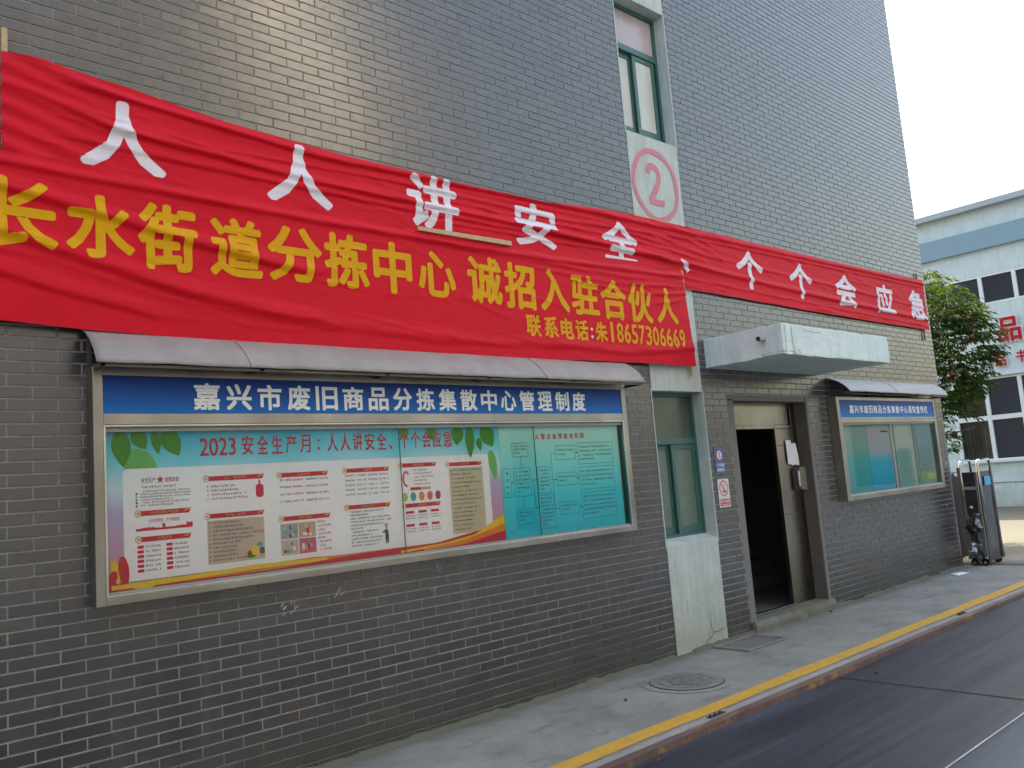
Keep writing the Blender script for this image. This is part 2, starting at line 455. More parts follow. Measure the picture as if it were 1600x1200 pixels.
scr = MB(); random.seed(3)
def stroke0(mb, x, z, dx, dz, w0, y=-.0022):
    mb.poly([(x, y, z), (x + dx, y, z + dz), (x + dx + w0 * .5, y, z + dz - w0), (x + w0 * .7, y, z - w0)])
for (x, z, n_, sp) in ((2.62, 1.06, 7, .05), (2.98, 1.10, 4, .04), (3.86, 1.17, 6, .03), (3.80, 1.02, 3, .02), (13.45, .95, 4, .03)):
    for k in range(n_): stroke0(scr, x + random.uniform(-sp, sp), z + random.uniform(-sp * .7, sp * .7), random.uniform(.01, .035), random.uniform(.008, .03), random.uniform(.003, .008))
scr.build('scratch_marks', plain('lime_scuff', (.42, .42, .42), .9), bld)

# plaster strip with windows
XL, XR = 6.632, 7.488
panel = []
for (z0, z1) in [(-.05, 1.045), (2.588, 5.32), (6.872, HT)]:
    p = MB()
    nx, nz = 10, max(3, int((z1 - z0) / .09)); g = []
    for j in range(nz + 1):
        for i in range(nx + 1):
            x = XL + .001 + (XR - XL - .002) * i / nx; z = z0 + (z1 - z0) * j / nz
            g.append((x, -.004 + .003 * mnoise.noise(Vector((x * 4, 0, z * 4))), z))
    fs = [(j*(nx+1)+i, j*(nx+1)+i+1, (j+1)*(nx+1)+i+1, (j+1)*(nx+1)+i) for j in range(nz) for i in range(nx)]
    p.add(g, fs)
    p.box(XL + .001, XR - .001, .006, .25, z0 + .001, z1 - .001)
    panel.append(p.build('plaster_panel', PLASTER, bld))
# sloping sills and reveals
for (z0, z1, zs) in [(1.045, 2.588, 1.105), (5.32, 6.872, 5.39)]:
    sl_ = MB().add([(XL+.001, -.001, z0), (XR-.001, -.001, z0), (XR-.001, .13, zs), (XL+.001, .13, zs), (XL+.001, -.001, z0-.02), (XR-.001, -.001, z0-.02), (XR-.001, .13, z0-.02), (XL+.001, .13, z0-.02)],
             [(0,1,2,3),(0,4,5,1),(1,5,6,2),(3,7,4,0),(2,6,7,3)])
    sl_.build('sill', PLASTER, bld)
    for xa, xb in ((XL - .012, XL + .002), (XR - .002, XR + .012)):
        MB().box(xa, xb, -.005, .30, z0 - .03, z1 + .02).build('reveal', PLASTER, bld)

def reveal_window(z0, zt, ztr, z1, glassmats, lower):
    """green aluminium window: fixed light above the transom, two sliding sashes below"""
    yf = .13
    fr = MB()
    fr.box(XL + .003, XL + .035, yf, yf + .07, z0, z1); fr.box(XR - .035, XR - .003, yf, yf + .07, z0, z1)
    fr.box(XL + .035, XR - .035, yf, yf + .07, z0, z0 + .03); fr.box(XL + .035, XR - .035, yf, yf + .07, z1 - .04, z1)
    fr.box(XL + .035, XR - .035, yf - .004, yf + .072, zt, ztr)
    wn = fr.build('window', GREENF, bld, bevel=.002)
    MB().rect(XL + .035, XR - .035, ztr, z1 - .04, yf + .03).build('pane', glassmats[0], wn)
    xm = 7.045
    for nm, a, b, yy in (('s', XL + .036, xm + .02, yf + .045), ('s', xm, XR - .036 - (0 if lower else .03), yf + .012)):
        s_ = MB(); t = .052
        s_.box(a, a + t, yy, yy + .025, z0 + .03, zt); s_.box(b - t, b, yy, yy + .025, z0 + .03, zt)
        s_.box(a + t, b - t, yy, yy + .025, z0 + .03, z0 + .03 + t * 1.4); s_.box(a + t, b - t, yy, yy + .025, zt - t, zt)
        sh = s_.build('sash', GREENF, wn, bevel=.002)
        MB().rect(a + t, b - t, z0 + .03 + t * 1.4, zt - t, yy + .012).build('pane', glassmats[1], wn)
    # what hangs behind the glass
    return wn
OBSC = plain('dusty_green_glass', (.07, .095, .07), .22, .25, 2.5)
OBSC2 = plain('dusty_grey_glass', (.12, .17, .135), .25, .2, 2.5)
PINKISH = plain('pale_curtained_glass', (.42, .36, .36), .18, .2, 2.2)
CREAM = plain('cream_curtained_glass', (.50, .50, .44), .2, .16, 2.2)
reveal_window(1.105, 2.05, 2.11, 2.588, (OBSC, OBSC2), True)
reveal_window(5.39, 6.34, 6.41, 6.872, (PINKISH, CREAM), False)

# painted circled 2 on the plaster
PINK = Mat('faded_red_paint'); n = PINK.noise(16, 5, .7)
PINK.color(PINK.mix(n, (.50, .14, .20), (.60, .26, .31))).rough(.8); PINK = PINK.m
rg = MB().ring(7.043, 4.793, .392, .404, .056, -.0085, 56, jit=.12)
rg.build('painted_ring', PINK, panel[1])
def stroke(mb, pts, w0, y):
    pts = [Vector((p[0], 0, p[1])) for p in pts]; L = []
    for i, p in enumerate(pts):
        d = (pts[min(i + 1, len(pts) - 1)] - pts[max(i - 1, 0)]).normalized(); nrm = Vector((-d.z, 0, d.x)) * w0 / 2
        L.append((p + nrm, p - nrm))
    for (a, b), (c_, d) in zip(L[:-1], L[1:]):
        mb.poly([(a.x, y, a.z), (b.x, y, b.z), (d.x, y, d.z), (c_.x, y, c_.z)])
two = MB()
arc = [(6.925, 4.905), (6.93, 4.95), (6.955, 4.985), (7.0, 5.0), (7.05, 4.99), (7.09, 4.96), (7.108, 4.91), (7.10, 4.85), (7.07, 4.79), (7.02, 4.72), (6.97, 4.655), (6.94, 4.60)]
stroke(two, arc, .072, -.0085); two.rect(6.915, 7.165, 4.572, 4.64, -.0088)
two.build('painted_number', PINK, panel[1])

# cracks and a plaster patch at the foot of the strip
ck = MB()
stroke(ck, [(7.23, .33), (7.215, .24), (7.22, .17), (7.25, .13), (7.33, .125), (7.43, .14)], .006, -.0078)
stroke(ck, [(7.25, .125), (7.2, .09), (7.13, .07), (7.10, .02)], .007, -.0078)
stroke(ck, [(6.86, .50), (6.862, .42), (6.857, .38)], .005, -.0078)
ck.build('crack', plain('plaster_crack_dirt', (.05, .05, .04), .9), panel[0])  # thin dark strokes along the cracks

# doorway
JAMB = plain('grey_render', (.17, .165, .16), .85, .15, 8, .3)
tr = MB(); tr.box(7.94, 8.05, .0, .22, .09, 2.52); tr.box(9.606, 9.665, -.012, .006, .10, 2.56); tr.box(7.94, 9.606, .0, .25, 2.50, 2.56)
tr.build('door_surround', JAMB, bld, bevel=.004)
MB().box(9.596, 9.606, .0, .26, .12, 2.50).build('door_reveal', plain('dark_reveal_render', (.10, .085, .075), .85, .2, 6, .3), bld)  # darker, browner render than the door surround
YD = .15
fr = MB(); fr.box(8.05, 9.10, YD, YD + .05, 2.19, 2.235); fr.box(9.10, 9.50, YD - .003, YD + .05, 2.19, 2.232); fr.box(8.05, 9.50, YD, YD + .04, 2.465, 2.50); fr.box(8.05, 9.44, YD + .006, YD + .03, 2.235, 2.465)
fr.box(9.49, 9.596, YD + .004, YD + .05, .12, 2.50)
frame_o = fr.build('door_frame', DOORSTEEL, bld, bevel=.002)
lf = MB(); lf.box(9.105, 9.49, YD + .003, YD + .04, .12, 2.188); lf.box(9.085, 9.115, YD - .006, YD + .045, .12, 2.19)
leaf = lf.build('door', DOORSTEEL, bld, bevel=.003)
leaf['label'] = 'steel door leaf with a lock box and grubby lower half'
for zz in (1.16, 1.98): MB().box(9.12, 9.48, YD - .001, YD + .003, zz, zz + .012).build('door_seam', DARKSTEEL, leaf)
hb = MB(); hb.box(9.37, 9.50, YD - .035, YD + .002, 1.44, 1.70)
hb.build('lock_case', plain('black_lock_plate', (.03, .03, .028), .4), leaf, bevel=.006, bseg=2)
MB().box(9.405, 9.43, YD - .075, YD - .04, 1.47, 1.67).build('handle', CHROME, leaf, bevel=.008, bseg=2)
MB().add([(9.50, YD - .03, 1.44), (9.595, YD - .06, 1.43), (9.595, YD - .06, 1.71), (9.50, YD - .03, 1.71), (9.50, YD, 1.44), (9.595, YD, 1.43), (9.595, YD, 1.71), (9.50, YD, 1.71)],
         [(0,1,2,3),(0,4,5,1),(2,6,7,3),(3,7,4,0),(1,5,6,2)]).build('strike_plate', plain('olive_painted_steel', (.20, .20, .15), .5, .15, 9), leaf)
# step: rough concrete block with mossy front
st = MB(); nx = 60; prof = []
for i in range(nx + 1):
    x = 7.96 + (9.70 - 7.96) * i / nx
    a = mnoise.noise(Vector((x * 5, 1, 1))); b = mnoise.noise(Vector((x * 14, 2, 1)))
    prof.append([(x, -.045 - .03 * max(0, a) - .01 * b, -.01), (x, -.05 + .012 * a, .055 + .02 * b), (x, -.035 + .02 * a, .112 + .008 * b), (x, .20, .122)])
for p, q in zip(prof[:-1], prof[1:]): st.add(p + q, [(0, 4, 5, 1), (1, 5, 6, 2), (2, 6, 7, 3)])
st.add(prof[0], [(0, 1, 2, 3)]); st.add(prof[-1], [(3, 2, 1, 0)])
st.build('doorstep', m_concrete('mossy_step_cement', (.19, .175, .13), (.32, .31, .27)), bld)
MB().box(8.05, 9.12, .12, .19, .121, .136).build('threshold', DOORSTEEL, bld, bevel=.003)
# stairwell behind the door
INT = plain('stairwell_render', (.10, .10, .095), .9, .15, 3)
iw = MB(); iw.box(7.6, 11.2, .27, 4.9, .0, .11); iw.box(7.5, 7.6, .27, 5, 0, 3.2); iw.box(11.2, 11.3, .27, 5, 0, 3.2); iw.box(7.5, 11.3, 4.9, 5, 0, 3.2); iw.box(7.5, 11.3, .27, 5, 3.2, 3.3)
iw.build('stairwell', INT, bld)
STEPM = plain('worn_step', (.15, .142, .13), .8)
for i in range(7):
    MB().box(8.6 + .0 * i, 11.0, 1.25 + i * .29, 1.25 + (i + 1) * .29 + .02, .11, .11 + .165 * (i + 1)).build('stair_step', STEPM, bld, bevel=.006)
hr = MB().tube([(8.65, 1.4, 1.0), (8.65, 3.6, 2.2)], .02, 8); hr.tube([(8.65, 1.4, .1), (8.65, 1.4, 1.0)], .015, 8); hr.build('handrail', DARKSTEEL, bld)

# canopy
cb = bmesh.new(); bmesh.ops.create_cube(cb, size=1)
bmesh.ops.subdivide_edges(cb, edges=cb.edges[:], cuts=22, use_grid_fill=True)
for v in cb.verts:
    sx, sy, sz = v.co.x + .5, v.co.y + .5, v.co.z + .5
    e = sum(1 for t in (sx, sy, sz) if t < .02 or t > .98)
    x = 7.612 + sx * 2.405; y = -.935 + sy * .94; z = 2.845 + sz * .322
    n = mnoise.noise(Vector((x * 6, y * 6, z * 6))); n2 = mnoise.noise(Vector((x * 17, y * 17, z * 17)))
    k = .004
    if e >= 2: k = .013
    cxn = math.hypot(x - 7.62, (y + .935))
    if cxn < .25 and sz < .1: k += .02
    ctr = Vector((8.8, -.46, 3.0)); d = (ctr - Vector((x, y, z)))
    off = abs(n) * k + abs(n2) * k * .7
    v.co = Vector((x, y, z))
    if sy < .98:
        v.co.x += math.copysign(off, d.x) if (sx < .02 or sx > .98) else 0
        v.co.y += off if sy < .02 else 0
        v.co.z += math.copysign(off, d.z) if (sz < .02 or sz > .98) else 0
me = bpy.data.meshes.new('canopy'); cb.to_mesh(me); cb.free(); me.materials.append(CANOPYM)
cano = link('canopy', me, bld); cano['label'] = 'pale chipped concrete canopy slab over the door'
MB().tube([(7.64, -.73, 3.03), (7.50, -.73, 3.03)], .026, 14, caps=False).tube([(7.50, -.73, 3.03), (7.503, -.73, 3.03)], .018, 14).build('drain_pipe', plain('pinkish_plastic_pipe', (.42, .36, .35), .5), cano)
pp = MB(); pp.tube([(7.4985, -.73, 3.03), (7.4995, -.73, 3.03)], .021, 14); pp.build('pipe_bore', BLACK, cano)  # black disc paints the dark inside of the pipe
sc = MB()
stroke(sc, [(7.80, 3.135), (7.80, 3.02), (7.83, 2.95), (7.90, 2.90), (7.95, 2.86)], .007, -.9385)
stroke(sc, [(8.05, 3.12), (8.3, 3.105), (8.42, 3.12)], .003, -.9385)
stroke(sc, [(7.665, 3.15), (7.67, 3.0), (7.66, 2.88)], .006, -.9385)
sc.build('crack', plain('canopy_crack_dirt', (.15, .15, .14), .9), cano)
MB().poly([(7.80, -.939, 3.0), (7.93, -.939, 2.86), (7.83, -.939, 2.86), (7.81, -.939, 2.93)]).build('bare_patch', plain('fresh_white_plaster', (.62, .63, .61), .8), cano)

# ---------------------------------------------------------------- text
DG = None
def text_mesh(s, bold=.0, res=3):
    c_ = bpy.data.curves.new('t', 'FONT'); c_.body = s; c_.offset = bold; c_.resolution_u = res; c_.size = 1
    o = bpy.data.objects.new('t', c_); C.objects.link(o)
    dg = bpy.context.evaluated_depsgraph_get()
    m = bpy.data.meshes.new_from_object(o.evaluated_get(dg))
    bpy.data.objects.remove(o); bpy.data.curves.remove(c_)
    vs = [v.co.copy() for v in m.vertices]; fs = [tuple(p.vertices) for p in m.polygons]
    bpy.data.meshes.remove(m); return vs, fs
def fit(vs, x0, x1, z0, z1, y):
    ax = min(v.x for v in vs); bx = max(v.x for v in vs); az = min(v.y for v in vs); bz = max(v.y for v in vs)
    return [(x0 + (v.x - ax) / (bx - ax) * (x1 - x0), y, z0 + (v.y - az) / (bz - az) * (z1 - z0)) for v in vs]
SH = ((0, 0), (1, 1), (-1, 1), (1, -1), (-1, -1))
def bold_copies(vs, fs, d, dy=.00012):
    """thicken print by stacking slightly shifted copies, each a hair in front of the last"""
    if d <= 0: return vs, fs
    V, F = [], []
    for k, (a, b) in enumerate(SH):
        n = len(V); V += [(x + a * d, y - k * dy, z + b * d) for x, y, z in vs]; F += [tuple(i + n for i in f) for f in fs]
    return V, F
def put_text(mb, s, x0, x1, z0, z1, y, bold=.0, res=2):
    vs, fs = text_mesh(s, 0, res); d = bold * (z1 - z0)
    vs, fs = bold_copies(fit(vs, x0 + d, x1 - d, z0 + d, z1 - d, y), fs, d); return mb.add(vs, fs)
def conform(vs, fs, surf, step=.035):
    """cut a flat text mesh into small cells and lay it on a cloth surface y = surf(x, z)"""
    bm = bmesh.new(); bv = [bm.verts.new((v[0], 0, v[2])) for v in vs]
    for f in fs:
        try: bm.faces.new([bv[i] for i in f])
        except ValueError: pass
    x0 = min(v[0] for v in vs); x1 = max(v[0] for v in vs); z0 = min(v[2] for v in vs); z1 = max(v[2] for v in vs)
    x = x0 + step * 2
    while x < x1:
        bmesh.ops.bisect_plane(bm, geom=bm.verts[:] + bm.edges[:] + bm.faces[:], plane_co=(x, 0, 0), plane_no=(1, 0, 0)); x += step * 2
    z = z0 + step * .5
    while z < z1:
        bmesh.ops.bisect_plane(bm, geom=bm.verts[:] + bm.edges[:] + bm.faces[:], plane_co=(0, 0, z), plane_no=(0, 0, 1)); z += step * .5
    for v in bm.verts: v.co.y = surf(v.co.x, v.co.z) - .0020
    me = bpy.data.meshes.new('t'); bm.to_mesh(me); bm.free()
    for p in me.polygons: p.use_smooth = True
    return me

# ---------------------------------------------------------------- banners
def lerp_table(t, x):
    if x <= t[0][0]: return t[0][1]
    for (a, b), (c_, d) in zip(t[:-1], t[1:]):
        if x <= c_: return b + (d - b) * (x - a) / (c_ - a)
    return t[-1][1]
def sm(t): t = max(0, min(1, t)); return t * t * (3 - 2 * t)
A_TOP = [(.98, 4.447), (1.2, 4.455), (1.7, 4.413), (2.3, 4.343), (3.0, 4.307), (4.2, 4.287), (5.3, 4.290), (6.2, 4.375), (7.34, 4.394), (9.1, 4.404), (11.6, 4.420), (13.70, 4.463)]
A_BOT = [(.98, 3.70), (7.24, 3.692), (8.3, 3.686), (10.5, 3.663), (13.62, 3.660)]
B_TOP = [(.4, 3.82), (1.5, 3.848), (2.1, 3.844), (3.0, 3.826), (4.16, 3.792), (5.2, 3.825), (6.5, 3.880), (7.0, 3.875), (7.24, 3.862)]
B_BOT = [(.4, 2.885), (1.0, 2.861), (1.4, 2.838), (2.4, 2.815), (4.06, 2.816), (6.4, 2.846), (7.33, 2.846)]
def fold(z, x, line, wdt, amp, x0=-9, x1=99, fade=.6):
    """outward fold: rounded top, sharp undercut beneath, so its lower side falls into shade"""
    e = sm((x - x0) / fade) * sm((x1 - x) / fade)
    if e <= 0: return 0
    d = (z - lerp_table(line, x)) / wdt
    if d < -1 or d > 2.2: return 0
    return 1.12 * amp * e * (sm((d + 1)) if d < 0 else sm(1 - d / 2.2))
FA = [([(1.0, 4.38), (3, 4.24), (6, 4.31), (14, 4.40)], .030, .022), ([(1, 4.28), (1.6, 4.12), (3, 4.04), (5, 4.03), (7.3, 3.96), (10, 3.88), (13.6, 3.82)], .034, .026),
      ([(1, 4.02), (2, 3.99), (4, 3.97), (6.5, 4.02), (7.3, 3.95)], .028, .013), ([(1, 4.24), (2.2, 4.13), (3.6, 4.18), (5.5, 4.16), (8, 4.28), (13.6, 4.34)], .022, .011),
      ([(6, 4.20), (8, 4.10), (11, 4.06), (13.6, 4.0)], .026, .010), ([(4, 4.22), (6, 4.24), (7.5, 4.18)], .016, .008),
      ([(3.4, 4.12), (5, 4.10), (6.6, 4.11), (7.6, 4.05)], .016, .009), ([(3.8, 3.92), (5.4, 3.93), (7, 3.99), (8, 3.93)], .018, .009), ([(7, 3.82), (9, 3.78), (12, 3.74), (13.6, 3.72)], .02, .008)]
FB = [([(.4, 3.80), (1.3, 3.76), (3, 3.73), (5.2, 3.74), (7.3, 3.80)], .028, .020), ([(.4, 3.72), (1.2, 3.60), (2.0, 3.46), (2.8, 3.36)], .05, .026),
      ([(.4, 3.55), (1.2, 3.32), (2.0, 3.12), (2.7, 3.02)], .055, .022), ([(.4, 3.30), (1.2, 3.08), (1.8, 2.96)], .05, .018),
      ([(3.5, 3.72), (5, 3.70), (6.3, 3.70), (7.3, 3.74)], .022, .010), ([(4.6, 3.66), (6, 3.61), (7.3, 3.68)], .018, .010), ([(5.4, 3.57), (6.6, 3.55), (7.3, 3.62)], .018, .010),
      ([(6.3, 3.40), (7.0, 3.50), (7.3, 3.58)], .022, .010), ([(5.0, 2.98), (6.3, 2.94), (7.3, 3.04)], .05, .014), ([(2.4, 3.02), (4, 2.94), (5.2, 2.96)], .06, .012)]
def crease(x, z, s_):
    a = 1 - abs(mnoise.noise(Vector((x * .9 + s_, 3.3, z * 7.5 + x * .9)))) * 2.2
    b = 1 - abs(mnoise.noise(Vector((x * 1.7 + s_, 8.1, z * 13 + x * 1.6)))) * 2.2
    return .0060 * max(0, a) ** 4 + .0036 * max(0, b) ** 4
def surf_a(x, z):
    y = -.034 - crease(x, z, 0)
    for (l, w_, a) in FA: y -= fold(z, x, l, w_, a, l[0][0], l[-1][0] + .4)
    y -= .006 * mnoise.noise(Vector((x * 1.4, 5, z * 9 + x * .6))) + .003 * mnoise.noise(Vector((x * 4, 5, z * 26)))
    g = sm(1 - abs(x - 7.26) / .7)
    y -= g * .006 * math.sin((z - 3.9 + (x - 7.26) * .12) * 74)
    y = min(y, -.036); g2 = sm(1 - (x - .98) / .9); y -= g2 * .007 * (1 + math.sin((z + (x - 1) * .28) * 52))
    return y
def surf_b(x, z):
    y = -.072 - crease(x, z, 20)
    for (l, w_, a) in FB: y -= fold(z, x, l, w_, a, l[0][0], l[-1][0] + .4)
    y -= .008 * mnoise.noise(Vector((x * 1.1, 9, z * 4 + x * .5))) + .0025 * mnoise.noise(Vector((x * 4, 9, z * 22)))
    g = sm(1 - (7.30 - x) / 1.1) * sm((z - 3.35) / .3)
    y -= g * .007 * math.sin((z - 3.6 - (x - 7.3) * .10) * 66)
    # kept clear of the long banner behind it and of the board's awning below
    return min(y, -.076)
def cloth(name, x0, x1, top, bot, surf, parent, edge=None):
    nx = int((x1 - x0) / .013); nz = 76; vs = []; fs = []
    for i in range(nx + 1):
        x = x0 + (x1 - x0) * i / nx; zt = lerp_table(top, x); zb = lerp_table(bot, x)
        zt += .006 * mnoise.noise(Vector((x * 2.2, 1, 0))); zb += .006 * mnoise.noise(Vector((x * 2.0, 4, 0)))
        for j in range(nz + 1):
            z = zb + (zt - zb) * j / nz
            xx = x + (edge(z) if edge and i == nx else 0)
            vs.append((xx, surf(x, z), z))
    for i in range(nx):
        for j in range(nz): fs.append((i*(nz+1)+j, (i+1)*(nz+1)+j, (i+1)*(nz+1)+j+1, i*(nz+1)+j+1))
    o = MB().add(vs, fs).build(name, REDCLOTH, parent, smooth=True)
    return o
ban_a = empty('banner', 'long red cloth banner with widely spaced white characters, running to the building corner', 'banner', (7, -.03, 4.0))
cloth('cloth', .985, 13.62, A_TOP, A_BOT, surf_a, ban_a)
CHA = [('人', 1.393, 1.905, 3.841, 4.31), ('人', 2.587, 3.104, 3.839, 4.293), ('讲', 3.769, 4.277, 3.836, 4.29), ('安', 4.909, 5.434, 3.85, 4.255), ('全', 6.056, 6.596, 3.85, 4.275),
       ('、', 7.26, 7.432, 3.87, 4.021), ('个', 8.359, 8.914, 3.813, 4.28), ('个', 9.527, 10.075, 3.806, 4.267), ('会', 10.698, 11.276, 3.80, 4.255), ('应', 11.884, 12.46, 3.80, 4.245), ('急', 13.0, 13.58, 3.80, 4.26)]
def put_spaced(mb, s, x0, x1, z0, z1, y, bold, frac=.80, res=2):
    p = (x1 - x0) / (len(s) - 1 + frac)
    for i, ch in enumerate(s):
        if ch == '：' : put_text(mb, ch, x0 + i * p + p * .3, x0 + i * p + p * .42, z0 + .2 * (z1 - z0), z0 + .75 * (z1 - z0), y, bold, res)
        elif ch == '、': put_text(mb, ch, x0 + i * p, x0 + i * p + p * .3, z0, z0 + .3 * (z1 - z0), y, bold, res)
        elif ch in '0123456789': put_text(mb, ch, x0 + i * p + p * .05, x0 + i * p + p * .62, z0 + .05 * (z1 - z0), z1 - .05 * (z1 - z0), y, bold, res)
        else: put_text(mb, ch, x0 + i * p, x0 + i * p + p * frac, z0, z1, y, bold, res)
    return mb
def put_char(ch, x0, x1, z0, z1, surf, mat, parent, bold):
    vs, fs = text_mesh(ch, 0, 3); d = bold * (z1 - z0)
    mb = MB()
    for k, (a, b) in enumerate(((0, 0), (1, 0), (.7, .7), (0, 1), (-.7, .7), (-1, 0), (-.7, -.7), (0, -1), (.7, -.7)) if d > 0 else SH[:1]):
        v2 = [(x + a * d, 0, z + b * d) for x, y, z in fit(vs, x0 + d, x1 - d, z0 + d, z1 - d, 0)]
        me = conform(v2, fs, surf)
        mb.add([(v.co.x, v.co.y - k * .00010, v.co.z) for v in me.vertices], [tuple(p.vertices) for p in me.polygons]); bpy.data.meshes.remove(me)
    return mb.build('character', mat, parent, smooth=True)
for (ch, x0, x1, z0, z1) in CHA: put_char(ch, x0, x1, z0, z1, surf_a, WHITEP, ban_a, .035)
ban_b = empty('banner', 'red cloth banner with large yellow characters and a phone number, hung over the long one', 'banner', (4, -.07, 3.3))
cloth('cloth', .40, 7.245, B_TOP, B_BOT, surf_b, ban_b, lambda z: .085 * (3.862 - z))
CHB = [('长', .87, 1.262, 3.275, 3.685), ('水', 1.301, 1.688, 3.268, 3.665), ('街', 1.705, 2.071, 3.241, 3.673), ('道', 2.152, 2.516, 3.250, 3.655), ('分', 2.551, 2.97, 3.262, 3.662), ('拣', 2.985, 3.358, 3.262, 3.672),
       ('中', 3.394, 3.745, 3.262, 3.666), ('心', 3.802, 4.173, 3.275, 3.645), ('诚', 4.296, 4.671, 3.262, 3.668), ('招', 4.700, 5.064, 3.252, 3.66), ('入', 5.115, 5.484, 3.263, 3.657), ('驻', 5.512, 5.885, 3.262, 3.645),
       ('合', 5.913, 6.287, 3.252, 3.648), ('伙', 6.310, 6.681, 3.250, 3.646), ('人', 6.751, 7.10, 3.270, 3.650)]
for (ch, x0, x1, z0, z1) in CHB: put_char(ch, x0, x1, z0, z1, surf_b, YELLOWP, ban_b, .032)
TEL = [('联', 4.917, 5.092), ('系', 5.130, 5.305), ('电', 5.338, 5.505), ('话', 5.53, 5.70), ('：', 5.735, 5.765), ('朱', 5.800, 5.965)]
for ch, x0, x1 in TEL:
    hz = (3.02, 3.215) if ch != '：' else (3.05, 3.15)
    o = put_char(ch, x0, x1, hz[0], hz[1], surf_b, YELLOWP if ch != '：' else WHITEP, ban_b, .03)
dx = (7.185 - 5.985) / 11
for i, ch in enumerate('18657306669'):
    a = 5.985 + i * dx; put_char(ch, a + (.028 if ch == '1' else .008), a + dx * (.62 if ch == '1' else .93), 3.03, 3.225, surf_b, YELLOWP, ban_b, .02)
MB().box(.992, 1.022, -.030, -.002, 3.62, 4.60).build('pole', WOOD, ban_a)
MB().box(7.262, 7.292, -.060, -.036, 2.745, 3.88).build('pole', WOOD, ban_b)
MB().cyl((13.455, -.018, 3.50), (13.455, -.018, 4.56), .012, 8).build('pole', DARKSTEEL, ban_a)
bt = MB().add([(3.812, -.108, 3.790), (4.795, -.108, 3.797), (4.795, -.108, 3.838), (3.812, -.108, 3.822), (3.812, -.092, 3.790), (4.795, -.092, 3.797), (4.795, -.092, 3.838), (3.812, -.092, 3.822)],
              [(0,1,2,3),(7,6,5,4),(0,4,5,1),(1,5,6,2),(2,6,7,3),(3,7,4,0)]).build('wooden_batten', WOOD)
tag(bt, 'pale wooden batten nailed across the top edge of the yellow lettered banner', 'wooden strip')
lw = MB().box(6.62, 7.50, -.014, -.0095, 4.385, 4.408).build('wooden_batten', WOOD)
tag(lw, 'thin wooden lath showing above the banner under the circled 2', 'wooden strip')

# ---------------------------------------------------------------- notice boards
def glyphs(mb, x0, x1, z, h, n, y, dens=1.0):
    """a row of tiny unreadable characters, as far print reads from here"""
    p = (x1 - x0) / n; t = h * .17
    for i in range(n):
        a = x0 + i * p + p * .06; b = x0 + (i + 1) * p - p * .06
        if random.random() < .06 * dens: continue
        for f in random.sample((.06, .3, .52, .76), 3 if random.random() < .7 else 2):
            l = random.uniform(0, .25) * (b - a)
            mb.rect(a + l, b - random.uniform(0, .25) * (b - a), z + f * h, z + f * h + t, y)
        for _ in range(random.choice((1, 2))):
            xx = random.uniform(a, b - t * .8); q = random.uniform(0, .4) * h
            mb.rect(xx, xx + t * .8, z + q, z + h, y)

def board_case(label, x0, x1, z0, z1, zi0, zi1, zh0, zh1, xi0, xi1, gx):
    t = empty('notice_board', label, 'notice board', ((x0 + x1) / 2, -.06, z0), 'wall notice boards')
    f = MB()
    f.box(x0, xi0, -.125, -.001, z0, z1); f.box(xi1, x1, -.125, -.001, z0, z1)
    f.box(xi0, xi1, -.124, -.001, z0, zi0 - .012); f.box(xi0, xi1, -.124, -.001, zi1 + .012, zh0 - .003); f.box(xi0, xi1, -.124, -.001, zh1 + .003, z1)
    fo = f.build('frame', STEEL, t, bevel=.004, bseg=2)
    lip = MB(); lip.box(xi0, xi1, -.128, -.110, zi0 - .012, zi0); lip.box(xi0, xi1, -.128, -.110, zi1, zi1 + .012); lip.box(xi0, xi0 + .012, -.128, -.110, zi0, zi1); lip.box(xi1 - .012, xi1, -.128, -.110, zi0, zi1)
    lip.build('frame_lip', m_metal('bright_trim' , (.45, .44, .40), (.58, .57, .53), .3), t, bevel=.002)
    MB().box(xi0, xi1, -.030, -.003, zi0 - .01, zi1 + .01).build('backing', plain('board_backing', (.42, .47, .43), .6), t)
    tk = MB(); tk.box(xi0 + .012, xi1 - .012, -.107, -.085, zi1 - .028, zi1); tk.box(xi0 + .012, xi1 - .012, -.107, -.085, zi0, zi0 + .014)
    tk.build('glass_track', plain('grey_aluminium_track', (.23, .24, .22), .45), t)
    for i in range(len(gx) - 1):
        a, b = gx[i], gx[i + 1]; yy = -.092 if i % 2 == 0 else -.099
        g = MB().rect(a, b, zi0 + .014, zi1 - .028, yy).build('glass_pane', GLASS, t)
        if i: MB().box(a - .002, a + .003, yy - .004, yy + .004, zi0 + .014, zi1 - .028).build('glass_edge', plain('green_glass_edge', (.06, .10, .09), .3), t)
    return t
